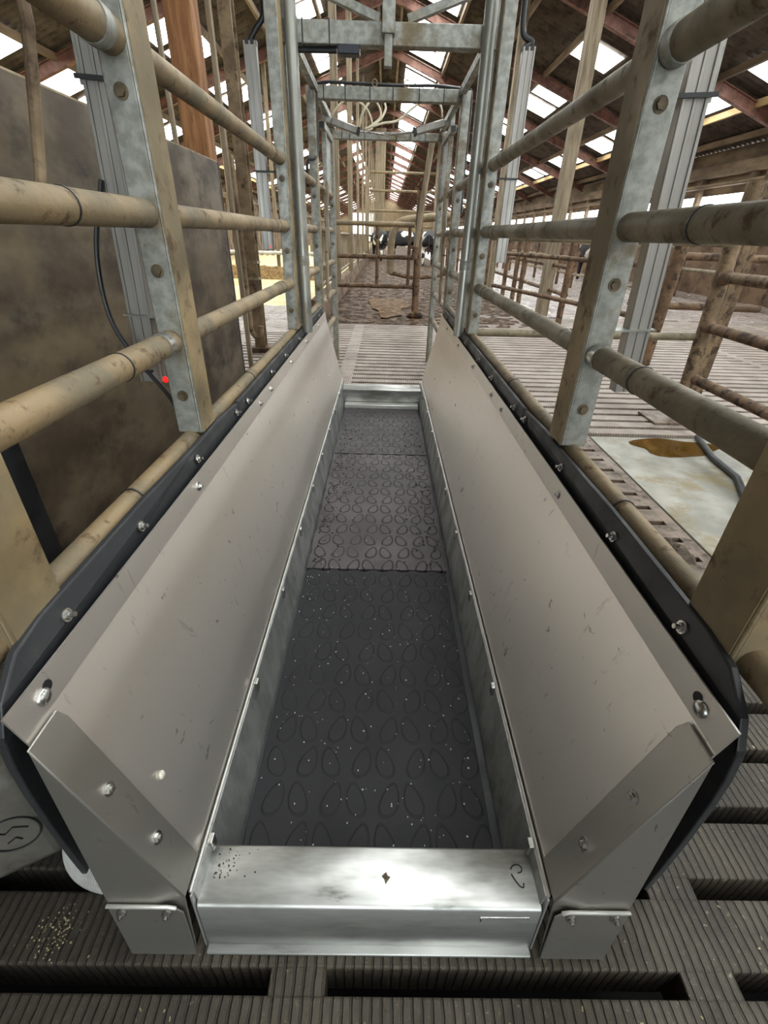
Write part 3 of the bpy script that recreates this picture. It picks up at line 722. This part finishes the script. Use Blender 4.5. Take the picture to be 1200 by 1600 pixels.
# ================================================================== aluminium detector bars on the railings
def detector_bar(s, y, z0, z1, w, label, near):
    X0 = (0.632 if s > 0 else 0.602) if near else 0.59
    t = thing('detector_bar', (s * X0, y, z0), label, 'detector bar')
    if near: t.rotation_euler = (0, -s * 0.052, 0)
    xa, xb = s * X0, s * (X0 + w)
    mb = MB().bb((xa, y, z0), (xb, y + 0.035, z1))
    mb.bb((xa, y - 0.004, z0), (xa + s * 0.008, y + 0.001, z1)); mb.bb((xb - s * 0.008, y - 0.004, z0), (xb, y + 0.001, z1)); mb.bb(((xa + xb) / 2 - 0.004, y - 0.003, z0), ((xa + xb) / 2 + 0.004, y + 0.001, z1))
    b = mb.build('profile', 'alu', t, bevel=0.0015)
    if near:
        br = MB().bb((s * 0.50, y - 0.012, 0.957), (s * (X0 + 0.008 + w), y + 0.045, 0.961)).build('clamp_bracket', 'galv', t)
        MB().bb((s * 0.545, y - 0.012, 1.405), (s * (X0 + 0.011 + w), y - 0.006, 1.413)).build('cable_tie', 'black', t)
        MB().bb((s * (X0 + 0.004 + w), y + 0.012, 1.40), (s * (X0 + 0.013 + w), y + 0.02, z1)).build('edge_strip', 'galv', t)
        mb = MB()
        for k in range(2): mb.tube([(s * (X0 + 0.02), y - 0.003, z0 + 0.03 + 0.03 * k), (s * (X0 + 0.02), y + 0.001, z0 + 0.03 + 0.03 * k)], 0.004, 8)
        mb.build('screw_holes', 'ink', t)
    else:
        MB().bb((s * 0.50, y - 0.008, 1.40), (s * (X0 + 0.008 + w), y - 0.003, 1.408)).build('cable_tie', 'black', t)
        MB().bb((xa - s * 0.002, y - 0.002, z1 - 0.012), (xb + s * 0.002, y + 0.037, z1 + 0.004)).build('end_cap', 'black', t)
    return t
t = detector_bar(-1, 1.26, 0.79, 2.1, 0.055, 'near aluminium detector bar against the dark board, with a small red light at its foot', True)
MB().sphere((-0.578, 1.235, 0.807), 0.0075, 12, 8).build('indicator_light', 'led', t)
MB().tube([(-0.584, 1.24, 0.815), (-0.590, 1.256, 0.92)], 0.004, 8).build('lamp_lead', 'white', t)
detector_bar(1, 1.245, 0.80, 2.1, 0.055, 'near aluminium detector bar behind the right railing, its foot hanging over wet slats', True)
t = detector_bar(-1, 2.80, 1.07, 1.87, 0.055, 'far aluminium detector bar in front of the bright feed passage, tied to the left railing', False)
MB().sphere((-0.60, 2.797, 1.085), 0.004, 10, 6).build('indicator_light', 'led', t)
detector_bar(1, 2.80, 1.04, 1.88, 0.055, 'far aluminium detector bar tied to the right railing below the roof lights', False)
# cables
tag(MB().tube(smooth_path([(-0.63, 1.25, 1.24), (-0.668, 1.225, 1.1), (-0.668, 1.21, 0.96), (-0.625, 1.21, 0.86), (-0.565, 1.23, 0.74), (-0.56, 1.25, 0.6), (-0.56, 1.25, 0.35)], 6), 0.0055, 8).build('sensor_cable', 'black'), 'thin black cable hanging past the red light by the left railing post', 'cable')
tag(MB().tube(smooth_path([(-0.63, 2.82, 1.86), (-0.59, 2.82, 1.91), (-0.55, 2.82, 1.96), (-0.555, 2.82, 2.05), (-0.57, 2.82, 2.2)], 6), 0.012, 10).build('sensor_cable', 'black'), 'thick black cable bending up out of the far left detector bar', 'cable')
tag(MB().tube(smooth_path([(0.60, 2.82, 1.88), (0.63, 2.82, 1.90), (0.585, 2.82, 1.93), (0.575, 2.82, 2.05), (0.575, 2.82, 2.25)], 6), 0.012, 10).build('sensor_cable', 'black'), 'thick black cable hanging in a hook above the far right detector bar', 'cable')
tag(MB().tube(smooth_path([(-0.50, 3.90, 2.0), (-0.468, 3.92, 1.94), (-0.466, 3.92, 1.75), (-0.467, 3.90, 1.62), (-0.49, 3.86, 1.58), (-0.53, 3.84, 1.56), (-0.535, 3.84, 1.42)], 6), 0.010, 8).build('sensor_cable', 'black'), 'black cable running down the left upright of the second frame', 'cable')
tag(MB().tube(smooth_path([(0.50, 3.90, 1.97), (0.53, 3.90, 1.93), (0.532, 3.9, 1.7), (0.53, 3.9, 1.5), (0.535, 3.9, 1.3)], 6), 0.009, 8).build('sensor_cable', 'black'), 'black cable running down the right upright of the second frame', 'cable')
tag(MB().tube(smooth_path([(-1.05, 1.9, 2.1), (-1.063, 1.9, 1.707), (-1.075, 1.9, 1.627), (-1.103, 1.9, 1.511), (-1.139, 1.9, 1.369), (-1.15, 1.88, 1.28), (-1.16, 1.84, 1.2)], 6), 0.018, 10).build('hanging_hose', 'column'), 'muddy brown hose hanging over the left end of the dark board', 'hose')

# ================================================================== left side: board, posts
t = thing('board_screen', (-1.2, 2.5, 0), 'large dark brown board standing behind the left railing', 'board')
MB().bb((-1.225, 0.35, 0.02), (-1.205, 4.09, 1.565)).build('panel', 'board', t)
MB().bb((-1.224, 0.35, 1.565), (-1.206, 4.09, 1.572)).build('top_edge', 'boarde', t)
MB().bb((-1.228, 4.09, 0.0), (-1.202, 4.108, 1.568)).build('end_edge', 'black', t)
MB().bb((-1.2045, 1.30, 0.02), (-1.196, 1.42, 0.62)).build('lower_patch', 'black', t)
def post_thing(name, p, h, wx, wy, m, label, cat='post', group=None, z0=0.0):
    o = MB().bb((p[0] - wx / 2, p[1] - wy / 2, z0), (p[0] + wx / 2, p[1] + wy / 2, h)).build(name, m, bevel=0.006)
    return tag(o, label, cat, group)
post_thing('timber_post', (-1.385, 4.32), rz_(1.34) - 0.1, 0.18, 0.18, 'timber', 'thick orange-brown timber post rising behind the dark board')
post_thing('batten', (-1.30, 3.60), 4.6, 0.028, 0.03, 'wood', 'thin pale batten left of the orange-brown timber post, farther from it', 'batten')
post_thing('batten', (-1.45, 4.26), 4.9, 0.03, 0.04, 'wood', 'thin pale batten fixed to the left edge of the orange-brown timber post', 'batten')
post_thing('batten', (-1.225, 4.40), 4.9, 0.035, 0.05, 'wood', 'thin pale batten with dark holes just right of the orange-brown timber post', 'batten')
post_thing('batten', (-4.6, 16.35), 4.55, 0.1, 0.08, 'wood', 'slender pole standing between the timber post and the steel column', 'batten')
post_thing('batten', (-3.3, 16.35), 5.0, 0.1, 0.08, 'wood', 'slender pole seen just right of the far left detector bar', 'batten')
t = thing('steel_column', (-1.36, 5.40, 0), 'dirty H-section steel column with a hanging hose bend, right of the dark board', 'column')
mb = MB(); mb.bb((-1.415, 5.34, 0), (-1.305, 5.352, rz_(1.36))); mb.bb((-1.415, 5.45, 0), (-1.305, 5.462, rz_(1.36))); mb.bb((-1.365, 5.35, 0), (-1.355, 5.452, rz_(1.36)))
mb.build('column_section', 'column', t, bevel=0.002)
for z in (0.72, 0.87): MB().bb((-1.42, 5.335, z), (-1.30, 5.468, z + 0.022)).build('strap_band', 'wood', t)
hp = [(-1.43, 5.29, 1.75), (-1.43, 5.29, 0.5), (-1.43, 5.29, 0.28), (-1.41, 5.29, 0.20), (-1.37, 5.29, 0.17), (-1.33, 5.29, 0.20), (-1.315, 5.29, 0.28)]
MB().tube(smooth_path(hp, 6), 0.028, 12).build('hose_bend', 'column', t)
MB().bb((-1.48, 5.28, 0), (-1.24, 5.52, 0.05)).build('foot', 'concrete', t, bevel=0.01)

# feed fence along the kerb: planks, rails and tall poles
t = thing('feed_fence', (-1.0, 20, 0.3), 'plank feed fence on the kerb along the left of the muck alley', 'fence')
for k in range(92):
    y = 7.7 + 0.27 * k; dz = random.uniform(-0.02, 0.03); w_ = random.uniform(0.05, 0.085)
    MB().bb((-1.012, y - w_ / 2, 0.40), (-0.99, y + w_ / 2, 1.14 + dz)).build('plank', 'plank', t)
for z in (0.47, 1.16): MB().tube([(-0.965, 7.6, z), (-0.965, 33, z)], 0.028, 10).build('rail', 'pipeg', t)
MB().bb((-1.03, 7.62, 0.29), (-0.97, 7.70, 1.2)).build('post', 'plank', t)
ys = [10.3, 14.3, 18.1, 22.0, 25.3, 29.6, 33.6, 37.6, 41.6]
wd = ['nearest', 'second nearest', 'third', 'fourth', 'fifth', 'sixth', 'seventh', 'eighth', 'farthest']
for k, y in enumerate(ys):
    post_thing('tall_pole', (-0.92, y), rz_(0.92) - 0.02, 0.12 if k < 2 else 0.08, 0.12, 'wood', '%s of the tall pale poles along the feed fence, from kerb to roof' % wd[k], 'pole', 'tall poles along the feed fence', 0.29)
# cross fence behind the feed floor, white pipe and feed heap
t = thing('cross_fence', (-5, 16, 0), 'vertical plank fence with a white pipe beyond the yellow feed floor', 'fence')
for k in range(40): MB().bb((-8.2 + k * 0.17, 16.0, 0.55), (-8.2 + k * 0.17 + 0.09, 16.03, 1.22 + random.uniform(-0.03, 0.03))).build('plank', 'plank', t)
MB().tube([(-8.3, 15.94, 0.62), (-1.3, 15.94, 0.62)], 0.05, 12).build('white_pipe', 'whitep', t)
MB().tube([(-8.3, 16.05, 1.26), (-1.3, 16.05, 1.26)], 0.05, 12).build('top_rail', 'wood', t)
for x in (-8.2, -4.8, -1.4): MB().bb((x - 0.05, 16.02, 0), (x + 0.05, 16.12, 1.3)).build('post', 'plank', t)
vs = []; fs = []; n = 60; m_ = 8
for a in range(n + 1):
    for b in range(m_ + 1):
        u = b / m_; vs.append((-8.2 + 6.9 * a / n, 14.6 + 1.2 * u, max(0.0, math.sin(PI * u)) * (0.30 + random.uniform(-0.05, 0.05)) - 0.01))
for a in range(n):
    for b in range(m_):
        q = a * (m_ + 1) + b; fs.append((q, q + 1, q + m_ + 2, q + m_ + 1))
tag(MB().add(vs, fs).build('feed_heap', 'silage'), 'long low heap of brown feed in front of the white pipe', 'feed', kind='stuff')

# ================================================================== gate across the alley, posts, leaning pipe
t = thing('alley_gate', (-0.1, 8.2, 0), 'muddy pipe gate across the alley behind the footbath', 'gate')
for z, x1 in ((1.30, 0.44), (0.865, 0.44), (0.455, 0.46)): MB().tube([(-0.84, 8.2, z), (x1, 8.2, z)], 0.033, 12).build('rail', 'dung' if z < 1 else 'pipe', t)
for x, z0 in ((-0.118, 0.455), (0.375, 0.455)): MB().tube([(x, 8.2, z0), (x, 8.2, 1.30)], 0.026, 12).build('bar', 'dung', t)
t = thing('gate_post', (0.51, 8.2, 0), 'dung caked steel post the alley gate latches on', 'post')
MB().tube([(0.51, 8.2, 0), (0.51, 8.2, 1.75)], 0.055, 14).build('post', 'dung', t)
for z in (0.5, 1.02, 1.12): MB().ring((0.51, 8.2, z), (0, 0, 1), 0.054, 0.064, 0.03).build('collar', 'rust', t)
MB().sphere((0.51, 8.2, 0.03), 0.14, 12, 6, (1, 1, 0.5)).build('muck_foot', 'muck', t)
sp_ = MB().tube([(0.61, 7.9, 2.3), (0.455, 8.10, 0.90)], 0.04, 12).build('slanting_pipe', 'wood', t)
MB().tube([(0.470, 8.08, 1.02), (0.452, 8.105, 0.86)], 0.048, 12).build('end_socket', 'dung', sp_)
n = 30; pv = []
for k in range(n):
    q = 2 * PI * k / n; r = 1 + 0.2 * math.sin(3 * q) + 0.12 * math.sin(7 * q + 2)
    pv.append((0.10 + 0.36 * r * math.cos(q), 9.5 + 1.3 * r * math.sin(q), 0.016))
tag(MB().prism(pv, (0, 0, 0.004)).build('puddle', 'puddle2'), 'yellow-brown puddle in the muck alley by the gate', 'puddle')
# curved cubicle pipes behind the gate
t = thing('cubicle_divider', (0.4, 10.5, 0), 'bent pale pipe cubicle divider behind the alley gate', 'divider')
MB().tube(smooth_path([(0.12, 10.4, 0.50), (0.11, 10.4, 0.8), (0.15, 10.4, 1.2), (0.3, 10.4, 1.38), (0.7, 10.4, 1.45), (1.3, 10.4, 1.5)], 6), [0.07] * 31, 12).build('bent_pipe', 'pipe', t)
MB().tube(smooth_path([(0.1, 10.38, 0.52), (0.5, 10.38, 0.45), (0.9, 10.38, 0.46), (1.3, 10.38, 0.55)], 6), 0.04, 10).build('low_pipe', 'dung', t)
MB().tube([(1.3, 10.4, 0), (1.3, 10.4, 1.6)], 0.04, 10).build('post', 'dung', t)
t = thing('cross_rails', (0.2, 30, 0), 'far row of horizontal pipes across the barn in front of the plank gable', 'rails')
for z in (1.6, 2.3, 3.2, 4.0): MB().tube([(-1.0, 30, z), (2.7, 30, z)], 0.06, 8).build('rail', 'pipe', t)
for x in (-0.98, 2.68): MB().bb((x - 0.07, 29.93, 0), (x + 0.07, 30.07, 4.2)).build('post', 'wood', t)
post_thing('wide_timber_post', (-0.35, 31.5), rz_(0.35) - 0.2, 0.55, 0.3, 'wood', 'broad pale timber post in the distance at the end of the tall poles')

# ================================================================== right side
def pipe_post(x, y, h, r, m, label, group=None):
    o = thing('pipe_post', (x, y, 0), label, 'post', group)
    MB().tube([(x, y, 0), (x, y, h)], r, 12).build('post', m, o)
    MB().tube([(x, y, 0), (x + 0.003, y, 0.14), (x, y, 0.2)], [r * 2.0, r * 1.35, r * 1.02], 12).build('muck_foot', 'dung', o)
    return o
# gate corner close to the railing
t = thing('pen_corner', (2.3, 3.5, 0), 'muddy pipe pen corner with a foot plate standing on the wet slats at right', 'pen')
MB().tube([(2.27, 3.42, 0), (2.33, 3.58, 1.24)], 0.05, 14).build('post', 'pipeb', t)
MB().bb((2.02, 3.26, 0.0), (2.36, 3.52, 0.016)).build('foot_plate', 'edge', t, bevel=0.003)
for z, m in ((0.30, 'dung'), (0.65, 'dung'), (0.965, 'pipeb')):
    r = MB().tube([(2.3, 3.5, z), (2.31, -0.6, z - 0.02)], 0.034, 14).build('rail', m, t)
    MB().sphere((2.3, 3.48, z), 0.052, 10, 6).build('joint', 'dung', r)
MB().bb((2.76, 4.08, 0), (2.86, 4.14, 1.75)).build('second_post', 'pipeb', t, bevel=0.004)
MB().bb((2.68, 3.98, 0), (2.73, 4.03, 1.75)).build('second_post', 'pipeb', t, bevel=0.004)
MB().tube([(2.31, 3.52, 1.5), (2.31, 3.52, 1.24)], 0.055, 14).build('post_top', 'pipeb', t)
t = thing('cross_gate', (1.4, 3.5, 0), 'pale two-rail pipe gate from the right railing to the pen corner', 'gate')
for z in (0.575, 1.165): MB().tube([(0.54, 3.48, z), (2.27, 3.52, z)], 0.026, 12).build('rail', 'pipeg', t)
MB().tube([(0.575, 3.48, 0.5), (0.575, 3.48, 1.25)], 0.024, 12).build('end_bar', 'pipeg', t)
t = thing('inner_pen_post', (2.87, 5.2, 0), 'thick brown pipe post with short rails behind the pen corner', 'post')
MB().tube([(2.87, 5.2, 0), (2.90, 5.2, 1.18)], 0.065, 14).build('post', 'dung', t)
for z, m in ((0.60, 'dung'), (1.05, 'dung')): MB().tube([(2.87, 5.2, z), (3.9, 5.2, z - 0.01)], 0.035, 12).build('rail', m, t)
for z in (0.45, 0.95): MB().tube([(1.9, 9.0, z), (2.87, 5.2, z)], 0.03, 10).build('rail', 'dung', t)
# dividing fence along X=2.8
t = thing('divider_fence', (2.8, 16, 0), 'row of dung splashed posts with thin rails dividing the right-hand alley', 'fence')
for k, y in enumerate([7.9, 10.5, 11.05, 12.0, 14.2, 15.4, 16.6, 17.8, 19.0, 20.2, 21.4, 22.6, 23.8, 25.0]):
    MB().tube([(2.8, y, 0), (2.8, y, 1.28)], 0.05, 10).build('post', 'dung', t)
for z in (0.42, 0.80, 1.18): MB().tube([(2.84, 7.9, z), (2.84, 26, z)], 0.03, 8).build('rail', 'pipeg' if z > 1 else 'dung', t)
for k, y in enumerate((8.85, 13.0, 17.2, 21.4, 25.6, 29.8)):
    post_thing('tall_timber', (2.8 if k == 0 else 2.68, y), rz_(2.8) - 0.03, 0.18 if k == 0 else 0.14, 0.18, 'wood',
               '%s of the tall timber posts on the right, standing in the divider fence' % ('nearest', 'second', 'third', 'fourth', 'fifth', 'farthest')[k], 'post', 'tall timber posts on the right')
t = thing('cubicle_rails', (5.2, 16, 0), 'cubicle row of posts and rails in front of the right barn wall', 'rails')
for k in range(16): MB().tube([(5.3, 9.6 + 1.25 * k, 0), (5.3, 9.6 + 1.25 * k, 1.35)], 0.045, 10).build('post', 'dung', t)
for z in (0.35, 0.75, 1.1, 1.32): MB().tube([(5.3, 9.4, z), (5.3, 29, z)], 0.03, 8).build('rail', 'pipe', t)
t = thing('wall_rails', (7.6, 9, 0), 'pipe rails on posts along the brown right-hand wall', 'rails')
for k in range(5): MB().tube([(7.4, 6.4 + 2.2 * k, 0), (7.4, 6.4 + 2.2 * k, 1.42)], 0.05, 10).build('post', 'dung', t)
for z in (0.62, 1.34): MB().tube([(7.4, 6.2, z), (7.4, 15.4, z)], 0.045, 10).build('rail', 'pipeg', t)

# puddle, rubber edging and the broken slat
n = 26; pv = []
for k in range(n):
    q = 2 * PI * k / n; r = 1 + 0.14 * math.sin(3 * q + 1) + 0.08 * math.sin(5 * q)
    pv.append((1.93 + 0.27 * r * math.cos(q), 2.82 + 0.15 * r * math.sin(q), 0.0025))
tag(MB().prism(pv, (0, 0, 0.003)).build('puddle', 'puddle'), 'amber puddle on the smooth wet slab at right', 'puddle')
tag(MB().tube([(2.17, 2.98, 0.02), (2.06, 2.62, 0.02), (2.03, 2.35, 0.02), (1.86, 2.0, 0.02), (1.80, 1.9, 0.02)], 0.019, 10).build('drain_hose', 'black'), 'black rubber hose lying across the wet slab at right', 'hose')
mb = MB(); vs = []; fs = []; na, nr_ = 22, 6
rad = [random.uniform(0.8, 1.15) for k in range(na)]
for j in range(nr_ + 1):
    for k in range(na):
        q = 2 * PI * k / na; u = j / nr_ * rad[k]
        z = 0.0 if j == nr_ else random.uniform(0.004, 0.03)
        vs.append((1.255 + 0.105 * u * math.cos(q), 1.64 + 0.11 * u * math.sin(q), z))
for j in range(nr_):
    for k in range(na):
        k2 = (k + 1) % na; fs.append((j * na + k, j * na + k2, (j + 1) * na + k2, (j + 1) * na + k))
bs = MB().add(vs, fs).build('broken_concrete', 'rubble', smooth=False)
tag(bs, 'rough broken lump of concrete beside the right railing', 'broken concrete')

# canister and ribbed hose at the lower left
t = thing('canister', (-0.74, 0.49, 0), 'grubby shade-darkened white plastic canister with a black circle mark at the lower left', 'canister')
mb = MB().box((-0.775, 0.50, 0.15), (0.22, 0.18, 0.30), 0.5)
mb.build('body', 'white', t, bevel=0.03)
def can_pt(u, v):                                       # on the face that looks to the camera
    c = Vector((-0.775, 0.50, 0.15)); m = Matrix.Rotation(0.5, 3, 'Z'); return c + m @ Vector((u, -0.0915, v))
mb = MB().tube([can_pt(0.045 + 0.042 * math.cos(k * PI / 14), -0.01 + 0.05 * math.sin(k * PI / 14)) for k in range(29)], 0.0018, 6)
mb.tube([can_pt(0.02, 0.015), can_pt(0.035, 0.0), can_pt(0.05, 0.012), can_pt(0.07, -0.005)], 0.0016, 6); mb.tube([can_pt(0.03, -0.03), can_pt(0.045, -0.022), can_pt(0.052, -0.034)], 0.0016, 6)
tag(mb.build('circle_mark', 'ink', t), 'black hand-drawn circle mark')
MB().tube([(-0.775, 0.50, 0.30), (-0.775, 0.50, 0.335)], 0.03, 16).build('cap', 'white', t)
pts = [(-0.615 + 0.115 * (1 - math.cos(q * PI / 20)), 0.50 - 0.085 * math.sin(q * PI / 20), 0.045) for q in range(0, 21)]
P = smooth_path(pts, 8); rr = [0.030 + (0.003 if k % 2 else 0) for k in range(len(P))]
tag(MB().tube(P, rr, 16).build('ribbed_hose', 'hosew'), 'white ribbed hose bend tucked under the left end plate of the footbath', 'hose')
# chaff and straw on the near slats
mb = MB()
for k in range(900):
    x = random.uniform(-1.6, 1.9); y = random.uniform(0.12, 1.5)
    ph = ((y - Y_S0) % PITCH)
    if ph > PITCH - GAP - 0.006 or ph < 0.006 or abs(x) < 0.47 and y > 0.30: continue
    a = random.uniform(0, PI); L = random.uniform(0.002, 0.007); w_ = L * random.uniform(0.2, 0.6)
    mb.box((x, y, 0.001), (L, w_, 0.001), a)
tag(mb.build('chaff', 'straw'), 'pale chaff and straw bits scattered on the near slats', 'chaff', kind='stuff')
mb = MB()
for k in range(120):
    x = random.gauss(-0.60, 0.022); y = random.gauss(0.335, 0.022)
    if (y - Y_S0) % PITCH > PITCH - GAP - 0.004: continue
    mb.sphere((x, y, 0.002), random.uniform(0.0005, 0.0022), 6, 4, (1, 1, 0.6))
tag(mb.build('meal_spill', 'straw'), 'small spill of pale meal on the dark slats at lower left', 'spill', kind='stuff')

# ================================================================== cows
def cow(loc, rz, label, seed, head=-0.15):
    t = thing('cow', loc, label, 'cow', 'cows at the far end')
    V = []; E = []; Rr = []
    def v(p, r, par=None):
        V.append(p); Rr.append(r)
        if par is not None: E.append((par, len(V) - 1))
        return len(V) - 1
    hip = v((-0.72, 0, 1.12), (0.26, 0.28)); mid = v((-0.15, 0, 1.03), (0.36, 0.40), hip); ch = v((0.45, 0, 1.08), (0.29, 0.36), mid)
    nk = v((0.85, 0, 1.22), (0.15, 0.22), ch); hd = v((1.15, 0, 1.24 + head), (0.12, 0.15), nk); mz = v((1.48, 0, 1.05 + head), (0.085, 0.09), hd)
    for sy in (1, -1):
        a = v((-0.82, sy * 0.20, 0.86), (0.15, 0.18), hip); b = v((-0.70, sy * 0.22, 0.62), (0.085, 0.10), a); c = v((-0.90, sy * 0.22, 0.40), (0.055, 0.07), b); d = v((-0.84, sy * 0.22, 0.06), (0.05, 0.05), c); v((-0.80, sy * 0.22, 0.02), (0.055, 0.05), d)
        a = v((0.48, sy * 0.19, 0.76), (0.12, 0.14), ch); b = v((0.50, sy * 0.20, 0.42), (0.06, 0.065), a); d = v((0.49, sy * 0.20, 0.06), (0.05, 0.05), b); v((0.53, sy * 0.20, 0.02), (0.055, 0.05), d)
    tl = v((-1.0, 0, 1.20), (0.05, 0.05), hip); tl2 = v((-1.10, 0, 0.85), (0.025, 0.025), tl); v((-1.10, 0, 0.48), (0.04, 0.04), tl2)
    me = bpy.data.meshes.new('body'); me.from_pydata(V, E, []); o = bpy.data.objects.new('body', me); COL.objects.link(o); o.parent = t
    sk = o.modifiers.new('skin', 'SKIN'); 
    for k, r in enumerate(Rr): me.skin_vertices[0].data[k].radius = r
    me.skin_vertices[0].data[0].use_root = True
    sk.use_smooth_shade = True
    ss = o.modifiers.new('sub', 'SUBSURF'); ss.levels = 2; ss.render_levels = 2
    me.materials.append(m_cow('cow_coat', seed))
    for sy in (1, -1):
        L = Vector(loc)
        MB().sphere(Vector((1.02, sy * 0.22, 1.27 + head)) + L, 0.11, 10, 6, (0.4, 1, 0.5)).build('ear', 'horn', t)
        MB().sphere(Vector((1.28, sy * 0.095, 1.22 + head)) + L, 0.022, 8, 6).build('eye', 'ink', t)
    MB().sphere(Vector((1.50, 0, 1.04 + head)) + Vector(loc), 0.085, 10, 6, (0.6, 1, 0.8)).build('muzzle', 'pinkish', t)
    MB().sphere(Vector((-0.48, 0, 0.68)) + Vector(loc), 0.17, 12, 8, (1.1, 0.9, 0.8)).build('udder', 'pinkish', t)
    t.rotation_euler = (0, 0, rz)
    return t
cow((-0.25, 28.0, 0.0), 1.9, 'black and white cow standing left in the alley beyond the gate, below the bright doorway', 1.3)
cow((0.95, 29.0, 0.0), 2.9, 'dark cow seen behind the bent cubicle pipe beyond the gate', 4.1)
cow((2.0, 24.5, 0.0), 1.5, 'black cow standing half hidden behind the far end of the right railing', 7.7)
cow((6.9, 17.5, 0.0), 1.5, 'pale patched cow among the right-hand cubicle rails', 11.2)
